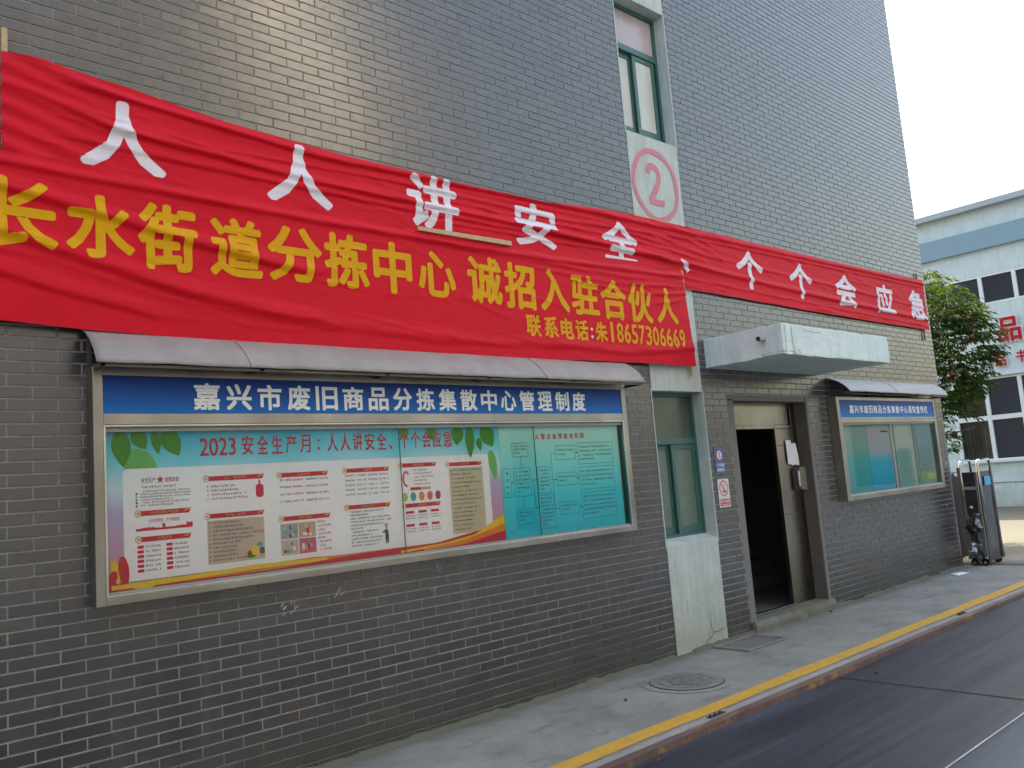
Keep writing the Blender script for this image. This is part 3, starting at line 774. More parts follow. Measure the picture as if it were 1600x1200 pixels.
def awning(parent, x0, x1, zw, zf, yf0, yf1, mat, wob=.01, seed=1):
    nx, ny = 120, 10; vs = []; fs = []
    for i in range(nx + 1):
        u = i / nx; x = x0 + (x1 - x0) * u; yf = yf0 + (yf1 - yf0) * u
        zz = zf + wob * mnoise.noise(Vector((x * 2.1, seed, 0))) + wob * .5 * mnoise.noise(Vector((x * 7, seed, 0)))
        for j in range(ny + 1):
            v = j / ny; a = v * math.pi / 2
            y = yf * (math.sin(a) * .45 + v * .55); z = zz + (zw - zz) * ((math.cos(a)) * .55 + (1 - v) * .45)
            d = .004 * mnoise.noise(Vector((x * 3, v * 3, seed)))
            vs.append((x, min(y, -.004) - abs(d), z + d))
    for i in range(nx):
        for j in range(ny): fs.append((i*(ny+1)+j, i*(ny+1)+j+1, (i+1)*(ny+1)+j+1, (i+1)*(ny+1)+j))
    o = MB().add(vs, fs).build('awning', mat, parent, smooth=True)
    md = o.modifiers.new('s', 'SOLIDIFY'); md.thickness = .003
    for us in ((.44,) if x1 - x0 < 4 else (.19, .73)):
        i0 = int(nx * us); q = MB(); vv = []
        for j in range(ny + 1):
            for dx_ in (0, .012):
                p_ = vs[i0 * (ny + 1) + j]; vv.append((p_[0] + dx_ + .03 * (j / ny), p_[1] - .0045, p_[2] + .0035))
        q.add(vv, [(2*j, 2*j+2, 2*j+3, 2*j+1) for j in range(ny)]); sm_ = q.build('sheet_seam', mat, o); m2 = sm_.modifiers.new('s', 'SOLIDIFY'); m2.thickness = .003
    br = MB(); k = 4 if x1 - x0 < 4 else 6
    for i in range(k):
        x = x0 + .03 + (x1 - x0 - .06) * i / (k - 1); yf = yf0 + (yf1 - yf0) * i / (k - 1)
        br.box(x, x + .022, yf * .93, -.003, zf - .020, zf + .002)
        br.box(x, x + .022, -.020, -.003, zf + .002, zw - .03)
    br.box(x0 + .03, x1 - .03, yf1 * .93 if abs(yf1) < abs(yf0) else yf0 * .93, (yf1 if abs(yf1) < abs(yf0) else yf0) * .93 + .02, zf - .022, zf - .004)
    br.build('awning_bracket', DARKSTEEL, o)
    return o
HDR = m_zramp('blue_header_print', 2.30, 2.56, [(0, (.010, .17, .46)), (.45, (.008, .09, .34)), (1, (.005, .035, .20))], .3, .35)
b1 = board_case('large steel framed notice board with a white safety month poster, left of the green window', 1.42, 6.08, 1.256, 2.62, 1.312, 2.265, 2.345, 2.562, 1.475, 6.02, [1.487, 3.516, 4.885, 6.008])
awning(b1, 1.395, 6.19, 2.855, 2.615, -.30, -.30, SHEET, .008, 1)
h1 = MB().box(1.476, 6.019, -.118, -.02, 2.343, 2.564).build('header_panel', HDR, b1)
WPRT = plain('white_print', (.66, .70, .70), .45, .04)
t1 = MB()
put_spaced(t1, '嘉兴市废旧商品分拣集散中心管理制度', 2.0, 5.53, 2.365, 2.533, -.1195, .026, .80, 3); t1.build('lettering', WPRT, h1)
# ---- poster 1
Mp = Mat('poster_sky_print'); x, y, z = Mp.xyz()
f = Mp.math('ADD', Mp.maprange(z, 1.33, 2.25), Mp.math('MULTIPLY', Mp.math('SUBTRACT', Mp.noise(1.4, 3, .5), .5), .25))
Mp.color(Mp.ramp(f, [(0, (.60, .34, .10)), (.28, (.58, .36, .55)), (.5, (.50, .44, .66)), (.66, (.62, .82, .92)), (.82, (.20, .72, .86)), (1, (.01, .52, .72))])).rough(.5); Mp.b.inputs['Specular IOR Level'].default_value = .15
def prints(parent, name, mb, mat):
    return mb.build(name, mat, parent)
PC = {k: plain('print_' + k, c, .5, .05, spec=.15) for k, c in dict(white=(.90, .92, .98), red=(.60, .012, .03), dark=(.10, .10, .12), maroon=(.34, .05, .09), gold=(.55, .36, .10), orange=(.80, .24, .02), yellow=(.86, .60, .02),
        beige=(.60, .50, .40), cream=(.58, .55, .38), green=(.045, .28, .008), lgreen=(.14, .48, .12), teal=(.05, .40, .38), grey=(.35, .38, .40), skin=(.60, .38, .28), pinkc=(.60, .12, .18), olive=(.42, .50, .12), blue=(.05, .35, .60), fred=(.60, .010, .045), navy=(.04, .10, .12)).items()}
y0 = -.058
ps = MB().box(1.500, 4.520, y0, -.031, 1.318, 2.250).build('poster', Mp.m, b1)
ps['label'] = 'white and sky blue safety month poster with red ribbons'
y1, y2, y3, y4, y5 = y0 - .001, y0 - .002, y0 - .003, y0 - .004, y0 - .005
def rrect(x0, x1, z0, z1, y, r=.03, n=5):
    pts = []
    for cx, cz, a0 in ((x1 - r, z0 + r, -90), (x1 - r, z1 - r, 0), (x0 + r, z1 - r, 90), (x0 + r, z0 + r, 180)):
        for k in range(n + 1):
            a = R(a0 + 90 * k / n); pts.append((cx + r * math.cos(a), y, cz + r * math.sin(a)))
    return pts
def leafp(mb, bx, bz, tx, tz, wdt, y, n=8):
    b = Vector((bx, bz)); t = Vector((tx, tz)); d = t - b; nr = Vector((-d.y, d.x)).normalized()
    L = []; Rr = []
    for k in range(n + 1):
        u = k / n; q = b + d * u; ww = wdt * math.sin(math.pi * min(1, u * .92 + .08)) ** .8 * (1 - u * .35)
        L.append((q + nr * ww)); Rr.append((q - nr * ww))
    y -= .00006 * (len(mb.f) % 12)
    mb.poly([(p.x, y, p.y) for p in L] + [(p.x, y, p.y) for p in reversed(Rr)])
lg = MB(); gd = MB()
for a in [(1.62, 2.12, 1.80, 1.93, .10), (1.66, 2.0, 1.56, 2.24, .05), (4.42, 2.05, 4.46, 1.80, .05)]: leafp(lg, *a, y1)
for a in [(1.58, 2.246, 1.600, 2.03, .065), (1.66, 2.246, 1.73, 2.135, .055), (1.78, 2.246, 1.80, 2.10, .035), (1.84, 2.246, 1.925, 2.09, .07),
          (3.58, 2.246, 3.60, 2.15, .05), (3.83, 2.246, 3.86, 2.14, .06), (4.10, 2.246, 4.08, 2.10, .075), (4.22, 2.246, 4.21, 1.99, .055), (4.36, 2.246, 4.45, 2.08, .09), (4.30, 2.15, 4.32, 2.05, .035)]: leafp(gd, *a, y2)
prints(ps, 'leaf_picture', lg, PC['lgreen']); prints(ps, 'leaf_picture', gd, PC['green'])
wp = MB().poly(rrect(1.592, 4.392, 1.372, 2.022, y2 - .0003)); prints(ps, 'text_panel', wp, PC['white'])
# ribbons of red and gold along the foot
sw = MB(); so_ = MB(); sy = MB()
def band(mb, lo, hi, y):
    for (x0, a0), (x1, a1) in zip(lo[:-1], lo[1:]):
        mb.poly([(x0, y, a0), (x1, y, a1), (x1, y, lerp_table(hi, x1)), (x0, y, lerp_table(hi, x0))])
zb_ = 1.3195
band(sy, [(1.52, zb_), (1.9, 1.34), (2.4, 1.352), (2.9, 1.345)], [(1.52, 1.36), (1.9, 1.362), (2.4, 1.38), (2.9, 1.368)], y4)
band(so_, [(1.52, zb_), (2.2, 1.342), (2.8, 1.348), (3.3, 1.335)], [(1.52, 1.345), (2.2, 1.372), (2.6, 1.392), (3.3, 1.352)], y4 + .0004)
band(sw, [(1.52, zb_), (2.5, zb_), (3.2, zb_), (3.8, zb_), (4.515, zb_)], [(1.52, 1.335), (2.1, 1.345), (2.5, 1.335), (3.0, 1.345), (3.45, 1.392), (3.9, 1.362), (4.2, 1.38), (4.515, 1.46)], y4 - .0004)
band(sy, [(3.5, 1.33), (3.9, 1.345), (4.2, 1.36), (4.515, 1.44)], [(3.5, 1.345), (3.9, 1.362), (4.2, 1.40), (4.515, 1.53)], y4 - .0008)
band(so_, [(3.7, 1.325), (4.1, 1.335), (4.515, 1.40)], [(3.7, 1.34), (4.1, 1.365), (4.515, 1.46)], y4 - .0012)
leafp(sy, 1.53, 1.50, 1.56, 1.36, .03, y3); 
leafp(sw, 1.58, 1.52, 1.60, 1.32, .035, y3 - .0003); leafp(sw, 1.54, 1.44, 1.50, 1.33, .03, y3 - .0003)
sw.rect(1.502, 1.60, 1.3195, 1.372, y3)
sy.ring(1.70, 1.36, .085, .04, .022, y4 - .0012, 20, math.pi, 2 * math.pi)
for k in range(4): leafp(sy, 1.72 + k * .028, 1.335, 1.76 + k * .03, 1.372, .008, y4 - .0014)
prints(ps, 'ribbon_picture', so_, PC['orange']); prints(ps, 'ribbon_picture', sy, PC['yellow']); prints(ps, 'ribbon_picture', sw, PC['red'])
tt = MB(); put_text(tt, '2023', 2.052, 2.285, 2.082, 2.196, y3, .012, 3); put_spaced(tt, '安全生产月', 2.325, 2.815, 2.082, 2.206, y3, .010, .76, 3); put_text(tt, '：', 2.868, 2.884, 2.10, 2.175, y3, .02, 2); put_spaced(tt, '人人讲安全、', 2.945, 3.53, 2.085, 2.212, y3, .010, .80, 3); put_spaced(tt, '个个会应急', 3.548, 4.035, 2.088, 2.214, y3, .010, .80, 3); prints(ps, 'title', tt, PC['fred'])
hb_, tg, gl_, ddk, dmr, dor = MB(), MB(), MB(), MB(), MB(), MB()
def head(x0, x1, z, n=8, s=None, h=.030, soft=False):
    hb_.poly([(x0 + .02, y3, z - h / 2), (x1 - .012, y3, z - h / 2), (x1, y3, z + h / 2), (x0 + .02, y3, z + h / 2)])
    gl_.ring(x0 + .008, z, .020, .022, .006, y4, 16); gl_.disc(x0 + .008, z, .008, .009, y4, 10)
    leafp(gl_, x1 - .045, z, x1 + .004, z + h * .55, .007, y4)
    c0 = (x0 + x1) / 2
    if s: put_text(dor, s, c0 - .082, c0 + .085, z - .009, z + .010, y4, .01, 1)
    else: glyphs(dor, c0 - .012 * n / 2, c0 + .012 * n / 2, z - .008, .017, n, y4)
head(1.665, 1.985, 1.757, s='2023年安全生产月主题'); head(1.665, 1.985, 1.605, n=7)
head(2.077, 2.468, 1.940, n=12); head(2.077, 2.460, 1.707, n=11); head(2.565, 2.938, 1.938, n=8); head(2.567, 2.940, 1.650, n=9)
head(3.060, 3.440, 1.945, n=6); head(3.060, 3.434, 1.688, n=9); head(3.530, 3.868, 1.962, n=8); head(3.540, 3.885, 1.664, n=6); head(3.968, 4.320, 1.952, n=8)
put_text(ddk, '安全生产', 1.696, 1.778, 1.936, 1.966, y3, .012, 1); put_text(dmr, '应知应会', 1.835, 1.918, 1.936, 1.966, y3, .012, 1)
star = [(1.806 + (.024 if k % 2 == 0 else .010) * math.sin(k * math.pi / 5), y3, 1.951 + (.026 if k % 2 == 0 else .011) * math.cos(k * math.pi / 5)) for k in range(10)]
hb_.poly(star)
glyphs(ddk, 1.70, 1.90, 1.905, .012, 18, y3)
for k in range(6): glyphs(ddk, 1.690 if k not in (0, 4) else 1.705, 1.985 if k not in (3, 5) else 1.88, 1.880 - k * .0165, .0105, 30 if k not in (3, 5) else 18, y3)
for k, cn in enumerate(('maroon', 'olive', 'teal', 'navy', 'pinkc')):
    MB().disc(1.668, 1.872 - k * .018, .007, .008, y3, 8).build('bullet', PC[cn], ps)
put_text(dmr, '人人讲安全、个个会应急', 1.735, 1.915, 1.700, 1.722, y3, .008, 1)
sk = MB(); x = 1.660
while x < 1.992:
    ww = random.uniform(.008, .02); hh = .012 + .010 * random.random() + (.018 if 1.80 < x < 1.83 or x > 1.95 else 0); sk.rect(x, min(1.994, x + ww), 1.654, 1.654 + hh, y3); x += ww
prints(ps, 'skyline_picture', sk, PC['fred'])
for k in range(6):
    for cx in (1.665, 1.832):
        tg.poly(rrect(cx, cx + .038, 1.553 - k * .0275, 1.572 - k * .0275, y3, .006, 3)); glyphs(ddk, cx + .046, cx + .135, 1.5555 - k * .0275, .013, 8, y3)
for k in range(4): glyphs(dmr, 2.112, 2.24 + (.03, .055, .12, .11)[k], 1.884 - k * .0255, .014, (9, 11, 16, 15)[k], y3); glyphs(ddk, 2.088, 2.098, 1.884 - k * .0255, .014, 1, y3, 0)
ex = MB().poly(rrect(2.408, 2.462, 1.805, 1.890, y3, .02)); ex.rect(2.428, 2.44, 1.888, 1.915, y3); prints(ps, 'extinguisher_picture', ex, PC['fred'])
bx = MB().rect(2.082, 2.455, 1.412, 1.680, y3); prints(ps, 'list_panel', bx, PC['beige'])
for k in range(10): glyphs(ddk if k % 3 else dmr, 2.115, 2.115 + (.18, .20, .27, .34, .26, .18, .15, .15, .16, .24)[k], 1.657 - k * .0255, .0145, (14, 16, 20, 26, 20, 14, 12, 12, 12, 18)[k], y4); glyphs(ddk, 2.09, 2.102, 1.657 - k * .0255, .0145, 1, y4, 0)
for cn, a in (('teal', (2.42, 1.505, .022, .014)), ('yellow', (2.388, 1.472, .028, .032)), ('maroon', (2.352, 1.455, .018, .018)), ('green', (2.36, 1.435, .03, .01)), ('navy', (2.435, 1.465, .018, .024))):
    MB().disc(a[0], a[1], a[2], a[3], y4 - (.0004 if cn == 'yellow' else .0002 if cn == 'teal' else 0), 12).build('basket_picture', PC[cn], ps)
for r_ in range(4):
    glyphs(ddk, 2.575, 2.660, 1.897 - r_ * .047, .0145, 8, y3); glyphs(tg, 2.668, 2.748, 1.897 - r_ * .047, .0145, 8, y3)
    glyphs(ddk, 2.765, 2.848, 1.897 - r_ * .047, .0145, 8, y3); glyphs(tg, 2.856, 2.936, 1.897 - r_ * .047, .0145, 8, y3)
random.seed(21)
for i in range(2):
    for j in range(2):
        xa, za = 2.568 + i * .130, 1.518 - j * .105
        pc = MB().rect(xa, xa + .124, za, za + .099, y3).build('picture', PC[('grey', 'skin', 'beige', 'pinkc')[i + 2 * j]], ps)
        for q in range(7):
            px_, pz_ = xa + random.uniform(.01, .09), za + random.uniform(.005, .06)
            MB().poly(rrect(px_, px_ + random.uniform(.012, .03), pz_, pz_ + random.uniform(.015, .036), y4 - q * .0001, .005, 3)).build('picture_detail', PC[random.choice(('red', 'navy', 'skin', 'teal', 'maroon', 'beige', 'white', 'pinkc'))], ps)
for k in range(8): glyphs(ddk if k % 2 == 0 else tg, 2.838 if k % 2 == 0 else 2.845, 2.895 if k % 2 == 0 else 2.938, 1.604 - k * .0265, .0145, 4 if k % 2 == 0 else 7, y3)
for r_ in range(5):
    for c_ in range(4): glyphs(ddk, 3.068 + c_ * .095, 3.068 + c_ * .095 + .078, 1.902 - r_ * .033, .0135, 6, y3)
for k in range(11): glyphs(ddk, 3.095, 3.095 + (.28, .16, .33, .34, .27, .10, .22, .17, .26, .25, .22)[k], 1.648 - k * .0235, .0135, (24, 14, 28, 28, 22, 8, 18, 14, 21, 20, 18)[k], y3)
mn = MB().disc(3.385, 1.532, .012, .018, y4, 12); mn.build('worker_picture', PC['skin'], ps); MB().ring(3.385, 1.540, .016, .018, .018, y4 - .0003, 12, 0, math.pi).build('worker_picture', PC['gold'], ps)
md_ = MB().poly([(3.372, y4, 1.512), (3.398, y4, 1.512), (3.404, y4, 1.465), (3.398, y4, 1.412), (3.388, y4, 1.412), (3.386, y4, 1.455), (3.383, y4, 1.412), (3.374, y4, 1.412), (3.372, y4, 1.465)]); md_.poly([(3.372, y4 - .0002, 1.508), (3.374, y4 - .0002, 1.490), (3.352, y4 - .0002, 1.488), (3.350, y4 - .0002, 1.497)]); md_.build('worker_picture', PC['navy'], ps)
cr = MB().ring(3.585, 1.862, .036, .060, .018, y3, 24, R(40), R(290)); prints(ps, 'ring_picture', cr, PC['pinkc'])
for k in range(5): glyphs(dmr, 3.655, 3.655 + (.12, .17, .18, .13, .15)[k], 1.918 - k * .026, .013, 11, y3)
MB().rect(3.615, 3.71, 1.775, 1.797, y3).build('bar_picture', PC['red'], ps); MB().rect(3.71, 3.80, 1.775, 1.797, y3).build('bar_picture', PC['skin'], ps)
for k, cn in enumerate(('olive', 'teal', 'orange', 'pinkc', 'maroon')): MB().disc(3.562 + k * .076, 1.728, .026, .034, y3, 18).build('disc_picture', PC[cn], ps)
for r_ in range(2):
    for c_ in range(3):
        tg.rect(3.56 + c_ * .115, 3.56 + c_ * .115 + .075, 1.605 - r_ * .095, 1.624 - r_ * .095, y3)
        for q in range(2): glyphs(ddk, 3.556 + c_ * .115, 3.648 + c_ * .115, 1.583 - r_ * .095 - q * .019, .011, 8, y3)
MB().rect(3.985, 4.322, 1.418, 1.925, y3).build('list_panel', PC['cream'], ps)
for k in range(15): glyphs(dmr if k % 3 == 2 else ddk, 4.0, 4.0 + random.choice((.18, .2, .24, .30, .27)), 1.898 - k * .0325, .0135, 20, y4)
prints(ps, 'ribbon_heading', hb_, PC['red']); prints(ps, 'red_print', tg, PC['fred']); prints(ps, 'gold_emblem', gl_, PC['gold'])
prints(ps, 'small_print', ddk, PC['dark']); prints(ps, 'small_print', dmr, PC['maroon']); prints(ps, 'heading_print', dor, PC['gold'])
# ---- poster 2: flow chart
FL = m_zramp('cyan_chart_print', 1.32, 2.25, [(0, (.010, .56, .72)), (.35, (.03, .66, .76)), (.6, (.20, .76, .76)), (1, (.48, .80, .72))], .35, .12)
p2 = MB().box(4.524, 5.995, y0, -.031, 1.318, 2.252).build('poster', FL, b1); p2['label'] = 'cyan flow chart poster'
ln2 = MB(); t2 = MB(); tr2 = MB()
def obox(x0, x1, z0, z1, t=.0035):
    ln2.rect(x0, x1, z0, z0 + t, y1); ln2.rect(x0, x1, z1 - t, z1, y1); ln2.rect(x0, x0 + t, z0 + t, z1 - t, y1); ln2.rect(x1 - t, x1, z0 + t, z1 - t, y1)
BX = [(4.656, 4.837, 1.985, 2.102, 3), (4.537, 4.621, 1.656, 1.895, 0), (4.650, 4.844, 1.656, 1.893, 6), (4.663, 4.842, 1.429, 1.554, 3), (4.927, 5.071, 1.666, 1.893, 6), (4.912, 5.100, 1.370, 1.653, 8),
      (5.160, 5.407, 1.944, 2.067, 2), (5.157, 5.403, 1.720, 1.831, 2), (5.158, 5.404, 1.471, 1.581, 2), (5.440, 5.900, 1.895, 2.086, 4), (5.437, 5.896, 1.670, 1.871, 4), (5.440, 5.897, 1.413, 1.645, 5)]
for (x0, x1, z0, z1, nl) in BX:
    obox(x0, x1, z0, z1)
    if nl:
        hgt = (z1 - z0) / (nl + 1.2)
        for k in range(nl):
            ww = (x1 - x0) - .04; last = .45 if k == nl - 1 else 1
            glyphs(t2, x0 + .02, x0 + .02 + ww * last, z1 - hgt * (k + 1.25), min(.018, hgt * .6), max(3, int(ww * last / .021)), y1)
    else:
        for k in range(4): glyphs(t2, x0 + .025, x1 - .025, z1 - .055 - k * .054, .022, 1, y1, 0)
for a, b, zc in ((4.621, 4.645, 1.775), (4.844, 4.925, 1.785), (5.071, 5.155, 1.775), (5.403, 5.435, 1.775), (5.407, 5.438, 2.0), (5.404, 5.438, 1.525), (4.875, 4.91, 1.55)):
    ln2.rect(a, b, zc, zc + .004, y1); ln2.poly([(b, y1, zc + .002), (b - .016, y1, zc + .012), (b - .016, y1, zc - .008)])
ln2.rect(4.745, 4.749, 1.893, 1.985, y1); ln2.rect(4.745, 4.749, 1.554, 1.656, y1); ln2.rect(4.873, 4.877, 1.55, 1.785, y1); ln2.rect(5.10, 5.104, 1.525, 2.005, y1); ln2.rect(5.10, 5.16, 2.001, 2.005, y1); ln2.rect(5.10, 5.158, 1.525, 1.529, y1)
ln2.build('chart_lines', PC['navy'], p2); t2.build('small_print', PC['navy'], p2)
put_spaced(tr2, '火警应急预案流程图', 4.93, 5.535, 2.125, 2.175, y1, .03, .74); tr2.build('title', PC['pinkc'], p2)

b2 = board_case('smaller notice board in a steel case, right of the steel door, holding faded cyan sheets', 10.16, 13.20, 1.235, 2.56, 1.305, 2.225, 2.295, 2.512, 10.235, 13.135, [10.247, 11.62, 12.46, 13.123])
awning(b2, 10.19, 13.52, 2.815, 2.605, -.31, -.22, plain('grey_awning_sheet', (.31, .305, .295), .5, .12, 6, .12), .006, 5)
h2 = MB().box(10.236, 13.134, -.118, -.02, 2.293, 2.514).build('header_panel', HDR, b2)
t3 = MB(); put_spaced(t3, '嘉兴市废旧商品分拣集散中心通知宣传栏', 10.50, 12.92, 2.345, 2.452, -.1195, .03, .82); t3.build('lettering', WPRT, h2)
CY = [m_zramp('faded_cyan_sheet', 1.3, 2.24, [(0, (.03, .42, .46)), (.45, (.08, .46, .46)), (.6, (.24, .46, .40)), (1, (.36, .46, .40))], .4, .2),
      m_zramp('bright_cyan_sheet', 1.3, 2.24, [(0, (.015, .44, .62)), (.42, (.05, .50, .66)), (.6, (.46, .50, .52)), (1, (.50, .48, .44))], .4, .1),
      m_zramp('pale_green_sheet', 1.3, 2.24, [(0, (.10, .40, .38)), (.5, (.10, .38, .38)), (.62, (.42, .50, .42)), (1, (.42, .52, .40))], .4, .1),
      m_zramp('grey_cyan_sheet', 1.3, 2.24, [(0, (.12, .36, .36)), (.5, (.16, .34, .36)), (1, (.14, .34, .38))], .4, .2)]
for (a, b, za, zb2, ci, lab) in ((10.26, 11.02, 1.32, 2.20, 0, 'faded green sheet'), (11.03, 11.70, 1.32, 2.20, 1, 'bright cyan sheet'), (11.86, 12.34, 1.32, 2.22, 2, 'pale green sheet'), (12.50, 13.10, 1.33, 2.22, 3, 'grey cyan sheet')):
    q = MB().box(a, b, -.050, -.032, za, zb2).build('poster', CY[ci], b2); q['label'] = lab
    if ci >= 2:
        g = MB()
        for k in range(13): glyphs(g, a + .06, b - .08, 1.42 + k * .034, .018, 14, -.0512)
        g.build('small_print', PC['navy'], q)
    if ci == 3: MB().rect(a + .02, b - .02, 1.36, 1.50, -.0512).build('picture', PC['lgreen'], q); MB().rect(a + .3, b - .06, 1.38, 1.47, -.0516).build('picture', PC['olive'], q)
MB().rect(11.44, 11.66, 2.09, 2.112, -.0508).build('printed_bar', PC['navy'], b2)

# ---------------------------------------------------------------- small signs by the door
s1 = empty('speed_sign', 'small blue sign with a red ringed 5, above the no smoking sign', 'sign', (7.67, -.003, 1.714))
MB().box(7.583, 7.755, -.006, -.0015, 1.714, 1.988).build('plate', plain('blue_sign_face', (.045, .09, .30), .4), s1, bevel=.001)
MB().disc(7.669, 1.907, .058, .062, -.0068, 28).build('ring', PC['red'], s1); MB().disc(7.669, 1.907, .044, .048, -.0074, 28).build('disc', plain('sign_white', (.72, .72, .72), .4), s1)
g = MB(); put_text(g, '5', 7.652, 7.688, 1.878, 1.936, -.0080, .03); g.build('number', PC['dark'], s1)
g = MB(); put_text(g, '厂区限速', 7.598, 7.742, 1.783, 1.818, -.0068, .02); put_text(g, '减速慢行', 7.604, 7.744, 1.733, 1.768, -.0068, .02); g.build('lettering', plain('sign_cyan_white', (.60, .72, .78), .4), s1)
s2 = empty('no_smoking_sign', 'small white no smoking sign with a red barred circle, below the blue sign', 'sign', (7.69, -.003, 1.352))
MB().box(7.586, 7.790, -.006, -.0015, 1.352, 1.652).build('plate', plain('white_sign_face', (.62, .60, .60), .4), s2, bevel=.001)
g = MB().ring(7.688, 1.553, .080, .083, .013, -.0068, 32); stroke(g, [(7.634, 1.607), (7.742, 1.499)], .011, -.0070)
g.rect(7.602, 7.776, 1.368, 1.440, -.0068); g.build('barred_circle', PC['red'], s2)
g = MB(); stroke(g, [(7.665, 1.515), (7.69, 1.552), (7.678, 1.59)], .009, -.0072); g.rect(7.672, 7.712, 1.505, 1.528, -.0073); g.build('cigarette_picture', PC['dark'], s2)
g = MB(); put_text(g, '禁止吸烟', 7.612, 7.766, 1.398, 1.432, -.0073, .02); g.rect(7.625, 7.752, 1.378, 1.386, -.0073); g.build('lettering', plain('sign_white_print', (.7, .66, .66), .4), s2)

# ---------------------------------------------------------------- papers
pn = MB()
def curl(x0, x1, z0, z1, yb, amp, sk_, n=8):
    vs = []; fs = []
    for j in range(n + 1):
        v = j / n; z = z0 + (z1 - z0) * v; bow = amp * math.sin(math.pi * v)
        for i in range(n + 1):
            u = i / n; vs.append((x0 + (x1 - x0) * u + sk_ * (v - .5) ** 2 * 2, yb - bow * (.4 + .6 * u) - .02 * (1 - v) * u, z + (.01 * math.sin(u * 6) if j == 0 else 0)))
    for j in range(n):
        for i in range(n): fs.append((j*(n+1)+i, j*(n+1)+i+1, (j+1)*(n+1)+i+1, (j+1)*(n+1)+i))
    pn.add(vs, fs)
curl(9.285, 9.40, 1.745, 2.045, YD - .012, .012, .01); curl(9.36, 9.475, 1.74, 2.005, YD - .022, .018, .05)
tag(pn.build('paper_notice', PAPER, smooth=True), 'white curled paper sheets taped to the steel door above its handle', 'paper')
lp = MB().add([(12.55, -.34, .006), (13.02, -.40, .012), (13.18, -.22, .010), (12.72, -.16, .014), (12.86, -.28, .026)], [(0, 1, 4), (1, 2, 4), (2, 3, 4), (3, 0, 4)])
for i in range(len(lp.v)):
    x, y, z = lp.v[i]; lp.v[i] = (12.9 + (x - 12.87) * .62, -.27 + (y + .28) * .8, z)
tag(lp.build('litter_paper', PAPER), 'crumpled white scrap of paper lying on the pavement near the building corner', 'litter')

# ---------------------------------------------------------------- covers in the pavement
IRON = m_concrete('worn_cast_iron', (.14, .13, .11), (.26, .245, .215))
mc = empty('manhole_cover', 'round worn manhole cover flush in the pavement beside the yellow line', 'manhole cover', (5.89, -.66, 0))
def hring(cx, cy, ra, rb, z, n=48):
    mb = MB(); vs = []
    for k in range(n):
        a = 2 * math.pi * k / n; vs += [(cx + ra * math.cos(a), cy + ra * math.sin(a), z), (cx + rb * math.cos(a), cy + rb * math.sin(a), z)]
    return mb.add(vs, [(2*k, 2*k+1, (2*k+3) % (2*n), (2*k+2) % (2*n)) for k in range(n)])
def hdisc(cx, cy, r, z, n=48): return MB().poly([(cx + r * math.cos(2*math.pi*k/n), cy + r * math.sin(2*math.pi*k/n), z) for k in range(n)])
hdisc(5.89, -.66, .318, .004).build('gap', plain('dirt_gap', (.05, .045, .04), .9), mc)
hdisc(5.89, -.66, .308, .008).build('lid', IRON, mc)
for ra in (.23, .15): hring(5.89, -.66, ra, ra - .012, .0125).build('raised_ring', IRON, mc)
cn = MB()
for k in range(26):
    a = random.uniform(0, 6.28); r_ = random.uniform(.03, .27); cx, cy = 5.89 + r_ * math.cos(a), -.66 + r_ * math.sin(a)
    cn.box(cx - .012, cx + .012, cy - .006, cy + .006, .0082, .0115)
cn.build('stud', IRON, mc)
hring(5.89, -.66, .395, .320, .0035).build('rim', m_concrete('rim_cement', (.19, .19, .175), (.27, .265, .25)), mc)
hc = empty('drain_hatch', 'square steel access hatch in the pavement in front of the plaster strip', 'drain cover', (7.47, -.27, 0))
hf = MB(); X0, X1, Ya, Yb = 7.12, 7.82, -.49, -.06; t = .035
hf.box(X0, X1, Ya, Ya + t, .001, .018); hf.box(X0, X1, Yb - t, Yb, .001, .018); hf.box(X0, X0 + t, Ya + t, Yb - t, .001, .018); hf.box(X1 - t, X1, Ya + t, Yb - t, .001, .018)
hf.build('frame', m_metal('scuffed_angle_iron', (.20, .16, .14), (.34, .29, .26), .5, .5, rust=.5), hc, bevel=.003)
MB().box(X0 + t + .006, X1 - t - .006, Ya + t + .006, Yb - t - .006, .001, .009).build('lid', m_concrete('hatch_lid', (.13, .12, .105), (.21, .195, .175)), hc)
MB().box(X0 + t, X1 - t, Ya + t, Yb - t, .001, .004).build('gap', plain('dirt_gap2', (.04, .03, .025), .9), hc)
gd_ = [(5.10, 'nearest the camera'), (9.68, 'beyond the steel door'), (11.90, 'the farthest set')]
for i, (gx_, lb) in enumerate(gd_):
    g = empty('lifting_loop', 'rusty lifting loops set in the kerb strip, ' + lb, 'kerb fitting', (gx_, -1.43, 0), 'lifting loops in the kerb')
    MB().box(gx_, gx_ + .20, -1.455, -1.415, -.001, .0015).build('slot', plain('slot_shade', (.02, .018, .016), .9), g)  # near-black strip stands in for the shaded hole
    for k in range(3):
        MB().tube([(gx_ + .02 + k * .06, -1.46, .003), (gx_ + .03 + k * .06, -1.44, .016), (gx_ + .045 + k * .06, -1.415, .003)], .006, 6).build('loop', DARKSTEEL, g)
random.seed(5)
peb = MB()
for k in range(3): pass
stones = [(7.05, -1.75, -.041, .014), (6.2, -3.62, -.041, .022), (5.15, -.62, .004, .013), (9.4, -.13, .004, .014)]
labs = ['dark pebble on the road close to the kerb', 'dark pebble on the paler road beyond the white line', 'small dark pebble on the pavement left of the round manhole cover', 'small dark pebble on the pavement below the doorstep']
